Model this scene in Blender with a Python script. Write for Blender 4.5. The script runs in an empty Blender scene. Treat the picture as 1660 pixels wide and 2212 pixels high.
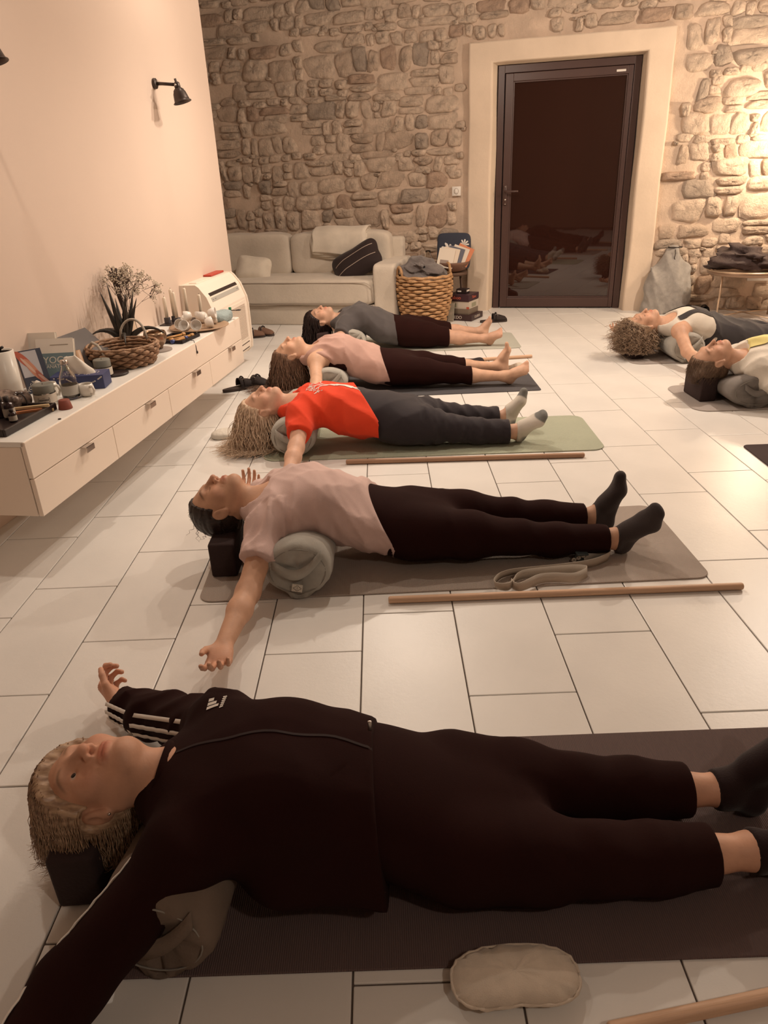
import bpy, bmesh, math, random
import numpy as np
from math import sin, cos, radians, pi, sqrt, atan2
from mathutils import Vector, Matrix
random.seed(7)
rng = np.random.default_rng(7)
SC = bpy.context.scene
COL = SC.collection
# ---------------------------------------------------------------- camera
CAM_H = 1.3188
PITCH, ROLL, YAW, FPX = 0.441947, -0.0434412, -0.0081652, 1546.89
fwd = Vector((sin(YAW)*cos(PITCH), cos(YAW)*cos(PITCH), -sin(PITCH)))
r0 = Vector((cos(YAW), -sin(YAW), 0)); u0 = r0.cross(fwd)
rgt = r0*cos(ROLL)+u0*sin(ROLL); upv = u0*cos(ROLL)-r0*sin(ROLL)
cd = bpy.data.cameras.new('camera'); cam = bpy.data.objects.new('camera', cd); COL.objects.link(cam)
cam.matrix_world = Matrix(((rgt.x, upv.x, -fwd.x, 0), (rgt.y, upv.y, -fwd.y, 0), (rgt.z, upv.z, -fwd.z, CAM_H), (0, 0, 0, 1)))
cd.sensor_fit = 'VERTICAL'; cd.sensor_height = 36; cd.lens = FPX/2212*36; cd.clip_start = .02
SC.camera = cam
# ---------------------------------------------------------------- world, light, exposure
w = bpy.data.worlds.new('world'); SC.world = w; w.use_nodes = True
w.node_tree.nodes['Background'].inputs[0].default_value = (.05, .03, .025, 1)
w.node_tree.nodes['Background'].inputs[1].default_value = .3
SC.view_settings.view_transform = 'Standard'; SC.view_settings.look = 'None'
SC.view_settings.gamma = 1; SC.view_settings.exposure = -0.12; SC.view_settings.use_curve_mapping = False
WARM = (1, .85, .70)
def lamp_light(name, loc, power, radius, color=WARM, cone=None):
    l = bpy.data.lights.new(name, 'SPOT' if cone else 'POINT'); l.energy = power; l.shadow_soft_size = radius; l.color = color
    if cone: l.spot_size = radians(cone); l.spot_blend = .9
    o = bpy.data.objects.new(name, l); o.location = loc; COL.objects.link(o); return o
lamp_light('ceiling_or_fill_light', (.15, 3.45, 2.45), 58, .03, cone=155)
lamp_light('ceiling_or_fill_light', (.25, 5.30, 2.45), 64, .03)
lamp_light('ceiling_or_fill_light', (-.05, 5.05, 2.45), 118, .03, cone=155)
lamp_light('ceiling_or_fill_light', (3.15, 4.75, 2.4), 170, .035)
lamp_light('ceiling_or_fill_light', (1.3, -.6, 2.6), 46, .05)  # unseen fill lamp, added to brighten the foreground floor
lamp_light('ceiling_wall_spot', (-.92, 5.10, 2.85), 14, .03, cone=125)
lamp_light('ceiling_wall_spot', (-1.36, 2.85, 2.85), 55, .03, cone=125)
lamp_light('wall_lamp_light', (3.55, 6.50, 1.5), 70, .06, (1, .78, .54))
# ---------------------------------------------------------------- materials
MATS = {}
def mat(name, col, rough=.6, var=.0, vscale=6., bump=0., bscale=60., metal=0., spec=.5, attr=False, kind='noise', stretch=None, sheen=0., dist=.02, col2=None, trans=0., ior=1.45, emis=None):
    if name in MATS: return MATS[name]
    m = bpy.data.materials.new(name); m.use_nodes = True; nt = m.node_tree; N = nt.nodes; L = nt.links
    b = N['Principled BSDF']; b.inputs['Base Color'].default_value = (*col, 1); b.inputs['Roughness'].default_value = rough
    b.inputs['Metallic'].default_value = metal; b.inputs['Specular IOR Level'].default_value = spec; b.inputs['IOR'].default_value = ior
    if trans: b.inputs['Transmission Weight'].default_value = trans
    if sheen: b.inputs['Sheen Weight'].default_value = sheen; b.inputs['Sheen Roughness'].default_value = .5
    tc = N.new('ShaderNodeTexCoord'); src = tc.outputs['Object']
    if stretch:
        mp = N.new('ShaderNodeMapping'); mp.inputs['Scale'].default_value = stretch; L.new(src, mp.inputs[0]); src = mp.outputs[0]
    base = None
    if attr:
        a = N.new('ShaderNodeVertexColor'); a.layer_name = 'Col'; base = a.outputs[0]; L.new(base, b.inputs['Base Color'])
    if var or col2:
        n = N.new('ShaderNodeTexNoise'); n.inputs['Scale'].default_value = vscale; n.inputs['Detail'].default_value = 5; L.new(src, n.inputs['Vector'])
        if base is None:
            r = N.new('ShaderNodeMix'); r.data_type = 'RGBA'
            c2 = col2 or tuple(max(0, c*(1-var)) for c in col); c1 = col if col2 else tuple(min(1, c*(1+var)) for c in col)
            r.inputs[6].default_value = (*c1, 1); r.inputs[7].default_value = (*c2, 1)
            mr = N.new('ShaderNodeMapRange'); mr.inputs[1].default_value = .35; mr.inputs[2].default_value = .65; L.new(n.outputs[0], mr.inputs[0])
            L.new(mr.outputs[0], r.inputs[0]); L.new(r.outputs[2], b.inputs['Base Color'])
        else:
            r = N.new('ShaderNodeMix'); r.data_type = 'RGBA'; r.blend_type = 'MULTIPLY'; r.inputs[0].default_value = 1
            mr = N.new('ShaderNodeMapRange'); mr.inputs[1].default_value = .3; mr.inputs[2].default_value = .7; mr.inputs[3].default_value = 1-var; mr.inputs[4].default_value = 1+var
            L.new(n.outputs[0], mr.inputs[0]); L.new(base, r.inputs[6]); L.new(mr.outputs[0], r.inputs[7]); L.new(r.outputs[2], b.inputs['Base Color'])
    if bump:
        if kind == 'noise':
            t = N.new('ShaderNodeTexNoise'); t.inputs['Scale'].default_value = bscale; t.inputs['Detail'].default_value = 6; o = t.outputs[0]
        elif kind == 'wave':
            t = N.new('ShaderNodeTexWave'); t.inputs['Scale'].default_value = bscale; t.inputs['Distortion'].default_value = 1.5; t.inputs['Detail'].default_value = 2; o = t.outputs[1]
        elif kind == 'musgrave':
            t = N.new('ShaderNodeTexNoise'); t.inputs['Scale'].default_value = bscale; t.inputs['Detail'].default_value = 12; t.inputs['Roughness'].default_value = .7; o = t.outputs[0]
        L.new(src, t.inputs['Vector'])
        bp = N.new('ShaderNodeBump'); bp.inputs['Strength'].default_value = bump; bp.inputs['Distance'].default_value = dist; L.new(o, bp.inputs['Height']); L.new(bp.outputs[0], b.inputs['Normal'])
    if emis:
        b.inputs['Emission Color'].default_value = (*emis, 1); b.inputs['Emission Strength'].default_value = 1
    MATS[name] = m; return m
M = mat
# ---------------------------------------------------------------- helpers
def link(o, parent=None):
    COL.objects.link(o)
    if parent: o.parent = parent
    return o
def tag(o, label=None, cat=None, group=None, kind=None):
    if label: o['label'] = label
    if cat: o['category'] = cat
    if group: o['group'] = group
    if kind: o['kind'] = kind
    return o
def thing(name, label, cat, loc=(0, 0, 0), rz=0, group=None, rot=None):
    o = bpy.data.objects.new(name, None); COL.objects.link(o); o.empty_display_size = .05
    o.location = loc; o.rotation_euler = rot or (0, 0, rz); return tag(o, label, cat, group)
def mk(name, vf, m, parent=None, smooth=True, loc=None, rot=None, cols=None):
    v, f = vf; me = bpy.data.meshes.new(name)
    if isinstance(v, np.ndarray) and isinstance(f, np.ndarray):
        me.vertices.add(len(v)); me.vertices.foreach_set('co', v.astype(np.float32).ravel())
        k = f.shape[1]; me.loops.add(f.size); me.loops.foreach_set('vertex_index', f.astype(np.int32).ravel())
        me.polygons.add(len(f)); me.polygons.foreach_set('loop_start', np.arange(0, f.size, k, dtype=np.int32))
        me.update(calc_edges=True)
    else:
        me.from_pydata([tuple(map(float, p)) for p in v], [], [tuple(map(int, q)) for q in f]); me.update()
    if smooth: me.polygons.foreach_set('use_smooth', [True]*len(me.polygons))
    if cols is not None:
        ca = me.color_attributes.new('Col', 'FLOAT_COLOR', 'POINT'); ca.data.foreach_set('color', np.c_[cols, np.ones(len(cols))].astype(np.float32).ravel())
    me.materials.append(m); o = bpy.data.objects.new(name, me); link(o, parent)
    if loc is not None: o.location = loc
    if rot is not None: o.rotation_euler = rot
    return o
def bmout(bm):
    bm.verts.index_update(); r = ([tuple(v.co) for v in bm.verts], [[v.index for v in f.verts] for f in bm.faces]); bm.free(); return r
def box(x0, x1, y0, y1, z0, z1, bev=.004, seg=2):
    bm = bmesh.new(); bmesh.ops.create_cube(bm, size=1)
    for v in bm.verts: v.co = ((x0+x1)/2+v.co.x*(x1-x0), (y0+y1)/2+v.co.y*(y1-y0), (z0+z1)/2+v.co.z*(z1-z0))
    if bev: bmesh.ops.bevel(bm, geom=bm.edges[:], offset=min(bev, .45*min(x1-x0, y1-y0, z1-z0)), segments=seg, affect='EDGES', profile=.5)
    return bmout(bm)
def join(*vfs):
    V, F = [], []
    for v, f in vfs:
        n = len(V); V += [tuple(p) for p in v]; F += [[i+n for i in q] for q in f]
    return V, F
def xf(vf, mtx):
    return [tuple(mtx @ Vector(p)) for p in vf[0]], vf[1]
def lathe(prof, n=32, cap0=True, cap1=True, sq=None):
    V, F = [], []
    for r, z in prof:
        for i in range(n):
            a = 2*pi*i/n; V.append((r*cos(a), r*sin(a), z))
    for j in range(len(prof)-1):
        for i in range(n): F.append((j*n+i, j*n+(i+1) % n, (j+1)*n+(i+1) % n, (j+1)*n+i))
    if cap0: F.append(tuple(range(n-1, -1, -1)))
    if cap1: F.append(tuple((len(prof)-1)*n+i for i in range(n)))
    return V, F
def tube(path, rad, n=8, cap=True):
    P = [Vector(p) for p in path]; k = len(P); R = rad if hasattr(rad, '__len__') else [rad]*k; V, F = [], []
    up = None
    for j in range(k):
        t = (P[min(j+1, k-1)]-P[max(j-1, 0)]); t = t.normalized() if t.length > 1e-9 else Vector((0, 0, 1))
        if up is None: up = t.orthogonal().normalized()
        up = (up-t*up.dot(t)); up = up.normalized() if up.length > 1e-6 else t.orthogonal().normalized()
        s = t.cross(up)
        for i in range(n):
            a = 2*pi*i/n; V.append(tuple(P[j]+(up*cos(a)+s*sin(a))*R[j]))
    for j in range(k-1):
        for i in range(n): F.append((j*n+i, j*n+(i+1) % n, (j+1)*n+(i+1) % n, (j+1)*n+i))
    if cap: F.append(tuple(range(n-1, -1, -1))); F.append(tuple((k-1)*n+i for i in range(n)))
    return V, F
def ribbon(path, width, thick=.0015, axis=(0, 0, 1)):
    P = [Vector(p) for p in path]; V, F = [], []; k = len(P); A = None if isinstance(axis, list) else Vector(axis)
    for j in range(k):
        t = (P[min(j+1, k-1)]-P[max(j-1, 0)]).normalized(); ax = axis[j] if isinstance(axis, list) else A
        ax = Vector(ax); n = t.cross(ax).normalized()*thick/2; a = ax*width/2
        V += [tuple(P[j]-a-n), tuple(P[j]+a-n), tuple(P[j]+a+n), tuple(P[j]-a+n)]
    for j in range(k-1):
        for i in range(4): F.append((j*4+i, j*4+(i+1) % 4, (j+1)*4+(i+1) % 4, (j+1)*4+i))
    F += [(3, 2, 1, 0), tuple((k-1)*4+i for i in range(4))]
    return V, F
def rrect(w, h, r, n=6):
    pts = []
    for cx, cy, a0 in ((w/2-r, h/2-r, 0), (-w/2+r, h/2-r, 90), (-w/2+r, -h/2+r, 180), (w/2-r, -h/2+r, 270)):
        for i in range(n+1):
            a = radians(a0+90*i/n); pts.append((cx+r*cos(a), cy+r*sin(a)))
    return pts
def prism(poly, z0, z1, bev=0., seg=2):
    bm = bmesh.new(); vs = [bm.verts.new((x, y, z0)) for x, y in poly]; f = bm.faces.new(vs)
    r = bmesh.ops.extrude_face_region(bm, geom=[f])
    for v in r['geom']:
        if isinstance(v, bmesh.types.BMVert): v.co.z = z1
    bmesh.ops.recalc_face_normals(bm, faces=bm.faces[:])
    if bev:
        es = [e for e in bm.edges if abs(e.verts[0].co.z-e.verts[1].co.z) < 1e-6]
        bmesh.ops.bevel(bm, geom=es, offset=bev, segments=seg, affect='EDGES', profile=.5)
    return bmout(bm)
def cushion(sx, sy, sz, e=.35, n=24, noise=.0, fr=9., seed=0, pinch=0.):
    """rounded box / pillow: superellipsoid of half sizes sx, sy, sz"""
    bm = bmesh.new(); bmesh.ops.create_cube(bm, size=2)
    bmesh.ops.subdivide_edges(bm, edges=bm.edges[:], cuts=n, use_grid_fill=True)
    V = np.array([v.co for v in bm.verts]); p = 2/e
    d = (np.abs(V)**p).sum(1)**(1/p); V = V/d[:, None]
    if pinch:
        q = 1-pinch*(V[:, 0]**2)*(V[:, 1]**2); V[:, 2] *= np.clip(1-.75*np.maximum(np.abs(V[:, 0]), np.abs(V[:, 1]))**4, .06, 1); V[:, :2] *= (1+pinch*.25*(np.abs(V[:, 0])*np.abs(V[:, 1]))[:, None])
    W = V*np.array([sx, sy, sz])
    if noise:
        W += noise*wob(W, fr, seed)[:, None]*(V/np.maximum(1e-6, np.linalg.norm(V, axis=1))[:, None])
    for v, c in zip(bm.verts, W): v.co = c
    return bmout(bm)
def wob(P, fr, seed=0):
    r = np.random.default_rng(seed); o = np.zeros(len(P))
    for i in range(6):
        d = r.normal(size=3); d /= np.linalg.norm(d); f = fr*(.6+r.random()*1.6); o += np.sin(P@d*f+r.random()*6.28+1.3*np.sin(P@r.normal(size=3)*fr*.5))/(1+.4*i)
    return o/2.2
def text(name, s, size, m, parent, loc, rot, depth=.0006, align='CENTER', sx=1.):
    c = bpy.data.curves.new(name, 'FONT'); c.body = s; c.size = size; c.align_x = align; c.align_y = 'CENTER'; c.extrude = depth
    t = bpy.data.objects.new(name, c); COL.objects.link(t); dg = bpy.context.evaluated_depsgraph_get(); me = bpy.data.meshes.new_from_object(t.evaluated_get(dg))
    bpy.data.objects.remove(t); me.name = name; me.materials.clear(); me.materials.append(m)
    o = bpy.data.objects.new(name, me); link(o, parent); o.location = loc; o.rotation_euler = rot; o.scale = (sx, 1, 1); return o
def copy_tree(o, parent=None):
    c = o.copy(); COL.objects.link(c); c.parent = parent
    for ch in list(o.children): copy_tree(ch, c)
    return c
# wall frames: left wall runs along LD, back wall along BD
LA = radians(8.5); LD = Vector((sin(LA), cos(LA), 0)); LN = Vector((cos(LA), -sin(LA), 0))
BA = radians(104); BD = Vector((sin(BA), cos(BA), 0)); BN = Vector((-cos(BA), sin(BA), 0))
def lw(c, a, z=0): return LN*c+LD*a+Vector((0, 0, z))
def bw(u, c, z=0): return BD*u+BN*c+Vector((0, 0, z))
BROT = atan2(BD.y, BD.x)     # local +x = along the back wall, +y = into it
LROT = -LA                   # local +x = away from the left wall, +y = along it
# ================================================================ STRUCTURE
m_tile = M('floor_tile', (.76, .73, .69), rough=.33, var=.035, vscale=3.2, bump=.12, bscale=55, kind='musgrave', dist=.004, spec=.45)
m_grout = M('grout', (.10, .075, .062), rough=.9)
m_paint = M('wall_paint', (.66, .52, .43), rough=.75, var=.015, vscale=1.5, bump=.05, bscale=140, dist=.004)
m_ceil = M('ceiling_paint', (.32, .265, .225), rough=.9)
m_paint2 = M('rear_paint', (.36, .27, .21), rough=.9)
m_mortar = M('lime_mortar', (.60, .46, .355), rough=.95, var=.12, vscale=5, bump=.55, bscale=34, kind='musgrave', dist=.02)
stone_m = [M('stone_pale', (.66, .515, .40), rough=.95, var=.17, vscale=14, bump=1., bscale=26, kind='musgrave', dist=.03),
           M('stone_tan', (.59, .45, .345), rough=.95, var=.17, vscale=12, bump=1., bscale=30, kind='musgrave', dist=.03),
           M('stone_red', (.50, .355, .265), rough=.95, var=.17, vscale=16, bump=1., bscale=24, kind='musgrave', dist=.03),
           M('stone_grey', (.47, .375, .30), rough=.95, var=.17, vscale=10, bump=1., bscale=32, kind='musgrave', dist=.03)]
m_plaster = M('door_plaster', (.68, .55, .43), rough=.9, var=.05, vscale=3, bump=.18, bscale=20, kind='musgrave', dist=.015)
m_alu = M('door_aluminium', (.072, .038, .032), rough=.38, spec=.5)
m_pane = M('door_glass', (.028, .010, .007), rough=.02, spec=.75, ior=1.55)
m_steel = M('brushed_steel', (.55, .5, .46), rough=.3, metal=1)
m_white = M('white_plastic', (.75, .70, .64), rough=.45)
m_dark = M('dark_plastic', (.03, .02, .018), rough=.45)

# ---- floor: slab of grout with raised tiles 30 x 60 cm
floor = mk('floor', box(-4.2, 4.7, -3.1, 9., -.12, -.004, 0), m_grout, smooth=False); tag(floor, kind='structure')
tile_mesh = mk('tile', box(-.1482, .1482, -.2982, .2982, -.012, 0, .0022, 2), m_tile, floor, smooth=False)
PH = {-1: 1.5, 0: .35, 1: 1.0, 2: 0., 3: .674, 4: 1.247, 5: .156, 6: .91, 7: 1.55, 8: .28, 9: 1.88}
tl = []
for k in range(-10, 19):
    ph = PH.get(k, (k*.66+.2) % 2)
    for j in range(-4, 15):
        x = -1.0+.3*k+.15; y = (ph+2*j+1)*.3
        if not (-4.0 < x < 4.55 and -2.9 < y < 8.7): continue
        if x < -2.9: continue
        v = Vector((x, y, 0))-Vector((0, 0, CAM_H)); zc = v.dot(fwd)
        sx = abs(v.dot(rgt)/zc*FPX) if zc > .1 else 1e6; sy = -v.dot(upv)/zc*FPX if zc > .1 else 1e6
        inb = sx < 830+260 and sy < 1106+400 and y > 0
        tl.append(((0 if inb else 1), zc if zc > 0 else 99, x, y))
tl.sort()
first = True
rest = []
for i, (nv, zc, x, y) in enumerate(tl):
    if i < 300 and not nv:
        o = tile_mesh if first else tile_mesh.copy()
        if not first: link(o, floor)
        first = False
        o.location = (x, y, 0); o.rotation_euler = (random.uniform(-.0012, .0012), random.uniform(-.0008, .0008), 0)
    else: rest.append((x, y))
if rest:
    bxs = [xf(box(-.1482, .1482, -.2982, .2982, -.012, 0, 0), Matrix.Translation((x, y, 0))) for x, y in rest]
    o = mk('tile_field', join(*bxs), m_tile, floor, smooth=False); tag(o, kind='stuff')

# ---- painted walls, ceiling
def sbox(name, vf, m, **k):
    o = mk(name, vf, m, smooth=False, **k); return tag(o, kind='structure')
WL = -2.08
sbox('wall_left', box(WL-.16, WL, -3.2, 5.84, -.05, 3.05, .006), m_paint, rot=(0, 0, LROT))
sbox('wall_alcove', box(-3.0, -2.85, 4.0, 9.3, -.05, 3.05, 0), m_paint)
sbox('wall_alcove_front', box(-3.0, -1.5, 5.1, 5.22, -.05, 3.05, 0), m_paint)
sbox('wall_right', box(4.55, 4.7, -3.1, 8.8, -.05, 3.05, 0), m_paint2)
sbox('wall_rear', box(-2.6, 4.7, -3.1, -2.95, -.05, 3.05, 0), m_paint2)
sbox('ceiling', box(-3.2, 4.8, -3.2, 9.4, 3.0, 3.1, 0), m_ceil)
sbox('baseboard_left', box(WL, WL+.012, -2.9, 4.7, 0, .06, .003), m_paint, rot=(0, 0, LROT))

# ---- stone wall (local x = u, local y = into the wall, z up)
CB = 7.6
def wn(u, z): return (.012*sin(u*5.1+1.3*sin(z*3.7))+.010*sin(z*7.3+u*2.1)+.006*sin(u*17+z*11)+.005*sin(z*23-u*13))
wall_b = None
us = np.arange(-4.4, 2.65, .05); zs = np.arange(-.05, 3.06, .05)
V, F = [], []; nz = len(zs)
for u in us:
    for z in zs: V.append((u, CB+.012+wn(u, z)*.6, z))
def inop(u, z): return -.9 < u < .7 and z < 2.24
for i in range(len(us)-1):
    for j in range(nz-1):
        if not inop(us[i]+.025, zs[j]+.025): F.append((i*nz+j, (i+1)*nz+j, (i+1)*nz+j+1, i*nz+j+1))
vf = join((V, F), box(-4.4, -.9, CB+.06, CB+.5, -.05, 3.05, 0), box(.7, 2.65, CB+.06, CB+.5, -.05, 3.05, 0), box(-.95, .75, CB+.06, CB+.5, 2.24, 3.05, 0))
wall_b = mk('wall_back', vf, m_mortar, rot=(0, 0, BROT)); tag(wall_b, kind='structure')
def stone(out, sd):
    r = random.Random(sd); n = len(out); P, F = [], []; tx, tz = r.uniform(-.3, .3), r.uniform(-.25, .3); prot = r.uniform(.008, .030); hid = r.uniform(0, 6.28)
    for f, d in ((1.14, .75), (1.03, .12), (.95, -.50), (.82, -.88), (.5, -1.), (.22, -1.05)):
        for i, (x, z) in enumerate(out):
            x2, z2 = x*f, z*f; jit = 0 if f > 1.05 else r.uniform(-.34, .34); bury = .55*max(0, cos(2*pi*i/n-hid))**2*(f > .6)
            P.append((x2, (d+bury+jit*(abs(d)*.8+.15))*prot+(tx*x2+tz*z2)*.3*min(1, abs(d)), z2))
    P.append((0, -prot*r.uniform(.8, 1.15), 0))
    for j in range(5):
        for i in range(n): F.append((j*n+i, j*n+(i+1) % n, (j+1)*n+(i+1) % n, (j+1)*n+i))
    for i in range(n): F.append((5*n+i, 5*n+(i+1) % n, 6*n))
    return P, F
st = []
rs = random.Random(11); z = .0
def outline(w, h):
    n = 18; e = rs.uniform(2.6, 8.); sh = rs.uniform(-.25, .25); tp = rs.uniform(-.22, .22); out = []; ph = [rs.uniform(-.15, .08) for _ in range(n)]; ph = [.6*ph[i]+.4*ph[i-1] for i in range(n)]
    for i in range(n):
        a = 2*pi*(i+.5*rs.random())/n; c, s = cos(a), sin(a); k = (abs(c)**e+abs(s)**e)**(-1/e)*(1+ph[i]); x, y = w/2*k*c, h/2*k*s; out.append((x*(1+tp*s)+sh*y, y*(1+tp*.6*c)))
    return out
while z < 3.0:
    h = rs.choice([.07, .09, .11, .13, .15, .17, .2]); u = -4.35+rs.uniform(-.1, .1)
    while u < 2.55:
        wd = rs.uniform(.07, .15) if rs.random() < .62 else rs.uniform(.15, .33); dz = rs.uniform(-.022, .022); zz = z+h/2+dz+.012*sin(u*2.3+z*5)
        if h > .12 and rs.random() < .28:
            k = rs.uniform(.4, .6); st.append((u+wd/2, zz+h*(1-k)/2, wd*.96, h*k*.96)); st.append((u+wd/2+rs.uniform(-.015, .015), zz-h*k/2, wd*rs.uniform(.8, .98), h*(1-k)*.94))
        elif rs.random() > .04: st.append((u+wd/2, zz, wd*rs.uniform(.88, 1.0), h*rs.uniform(.84, 1.0)))
        if rs.random() < .10: st.append((u+wd+.01, zz+rs.choice((-1, 1))*h*.42, rs.uniform(.04, .07), rs.uniform(.025, .04)))
        u += wd+rs.uniform(-.002, .016)
    z += h+rs.uniform(-.008, .008)
st = [(u, z_, w_, h_, outline(w_, h_)) for u, z_, w_, h_ in st]
def okst(s):
    u, z, w_, h_, _ = s
    if u+w_/2 > -1.0 and u-w_/2 < .80 and z-h_/2 < 2.36: return False
    if abs(u+1.09) < .05+w_/2 and abs(z-1.13) < .05+h_/2: return False
    if abs(u-1.74) < .1+w_/2 and abs(z-.315) < .06+h_/2: return False
    return True
st = [s for s in st if okst(s)]
def visw(s):
    p = bw(s[0], CB, s[1]); v = p-Vector((0, 0, CAM_H)); zc = v.dot(fwd); sx = 830+v.dot(rgt)/zc*FPX; sy = 1106-v.dot(upv)/zc*FPX
    return 440 < sx < 1700 and -40 < sy < 640
st.sort(key=lambda s: (not visw(s), -s[2]*s[3]))
restst = []
for i, (u, z, w_, h_, Q) in enumerate(st):
    vf = stone(Q, i); off = Vector((u, CB+wn(u, z)*.6-.002, z))
    mi = random.choices(range(4), (.58, .27, .08, .07))[0]
    if i < 300: mk('stone', vf, stone_m[mi], wall_b, loc=off)
    else: restst.append(xf(vf, Matrix.Translation(off)))
o = mk('stone_infill', join(*restst), stone_m[0], wall_b); tag(o, kind='stuff')

# ---- door surround and door
dt = thing('trim_1', None, None, rz=BROT); tag(dt, kind='structure')
def ring(o0, o1, ot, y0, i0, i1, it, y1):
    V = [(o0, y0, -.01), (o0, y0, ot), (o1, y0, ot), (o1, y0, -.01), (i0, y1, -.01), (i0, y1, it), (i1, y1, it), (i1, y1, -.01)]
    return V, [(0, 1, 5, 4), (1, 2, 6, 5), (2, 3, 7, 6)]
rg = join(ring(-.985, .79, 2.35, CB+.05, -.975, .78, 2.34, CB-.03), ring(-.975, .78, 2.34, CB-.03, -.767, .575, 2.182, CB-.032), ring(-.767, .575, 2.182, CB-.032, -.758, .565, 2.176, CB-.02), ring(-.758, .565, 2.176, CB-.02, -.728, .535, 2.166, CB+.15))
bm = bmesh.new(); vs = [bm.verts.new(p) for p in rg[0]]
for f in rg[1]: bm.faces.new([vs[i] for i in f])
bmesh.ops.remove_doubles(bm, verts=bm.verts[:], dist=1e-4); bmesh.ops.subdivide_edges(bm, edges=bm.edges[:], cuts=12, use_grid_fill=True)
for v in bm.verts: v.co.y += .004*sin(v.co.x*9+v.co.z*4)+.003*sin(v.co.z*13+v.co.x*3); v.co.x += .004*sin(v.co.z*6+v.co.y*8)
sm = bmout(bm); mk('plaster_surround', sm, m_plaster, dt, smooth=True)
dr = thing('door_1', None, None, rz=BROT); tag(dr, kind='structure')
YD = CB+.12
mk('jamb', box(-.724, -.665, YD, YD+.07, 0, 2.163, .003), m_alu, dr, smooth=False)
mk('jamb', box(.47, .53, YD, YD+.07, 0, 2.163, .003), m_alu, dr, smooth=False)
mk('door_head', box(-.665, .47, YD, YD+.07, 2.10, 2.163, .003), m_alu, dr, smooth=False)
leaf = mk('door_leaf', join(box(-.655, -.585, YD-.012, YD+.05, .012, 2.095, .004), box(.425, .465, YD-.012, YD+.05, .012, 2.095, .004), box(-.585, .425, YD-.012, YD+.05, 2.03, 2.095, .004), box(-.585, .425, YD-.012, YD+.05, .012, .105, .004)), m_alu, dr, smooth=False)
mk('pane', box(-.59, .43, YD+.012, YD+.03, .10, 2.035, 0), m_pane, leaf, smooth=False)
bead = join(box(-.585, -.573, YD-.004, YD+.02, .105, 2.03, .003), box(.413, .425, YD-.004, YD+.02, .105, 2.03, .003), box(-.573, .413, YD-.004, YD+.02, 2.018, 2.03, .003), box(-.573, .413, YD-.004, YD+.02, .105, .117, .003))
mk('glazing_bead', bead, m_alu, leaf, smooth=False)
hd = mk('lever_handle', join(box(-.642, -.612, YD-.03, YD-.012, .985, 1.165, .006), tube([(-.627, YD-.03, 1.11), (-.627, YD-.062, 1.11), (-.618, YD-.07, 1.11), (-.50, YD-.07, 1.108)], .0095, 10)), m_alu, dr)
mk('lock_cylinder', join(lathe([(.009, 0), (.009, .01)], 12)), m_steel, dr, loc=(-.627, YD-.03, 1.035), rot=(pi/2, 0, 0))
mk('screw', lathe([(.005, 0), (.005, .004)], 10), m_steel, dr, loc=(-.627, YD-.03, 1.15), rot=(pi/2, 0, 0))
mk('screw', lathe([(.005, 0), (.005, .004)], 10), m_steel, dr, loc=(-.627, YD-.03, .995), rot=(pi/2, 0, 0))
mk('maker_plate', box(.32, .40, YD-.016, YD-.011, 2.048, 2.066, .002), m_white, dr, smooth=False)
# light switch, power socket
s = thing('light_switch', 'square white light switch on the stone wall left of the glass door', 'light switch', bw(-1.09, CB-.02, 1.13), BROT)
mk('cover_plate', box(-.042, .042, -.008, .04, -.042, .042, .004), m_white, s); mk('rocker', box(-.016, .016, -.014, 0, -.02, .02, .006), m_white, s)
mk('rocker_ring', tube([(.021*cos(a), -.009, .026*sin(a)) for a in np.linspace(0, 2*pi, 25)], .0015, 6), M('switch_line', (.35, .27, .2), rough=.6), s)
s = thing('power_socket', 'double white power socket on the stone wall above the side table', 'socket', bw(1.74, CB-.02, .315), BROT)
mk('cover_plate', box(-.09, .09, -.009, .04, -.044, .044, .004), m_white, s)
mk('socket_well', join(lathe([(.024, 0), (.024, .004), (.02, .004), (.02, -.004)], 20, True, True)), M('socket_shade', (.6, .54, .48), rough=.5), s, loc=(.045, -.008, 0), rot=(pi/2, 0, 0))
mk('usb_port', box(-.062, -.042, -.0125, -.008, -.006, .006, .001), m_dark, s)
mk('pin_hole', join(*[xf(lathe([(.003, 0), (.003, .002)], 8), Matrix.Translation((dx, dy, 0))) for dx, dy in ((-.009, 0), (.009, 0), (0, .01))]), m_dark, s, loc=(.045, -.013, 0), rot=(pi/2, 0, 0))
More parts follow.
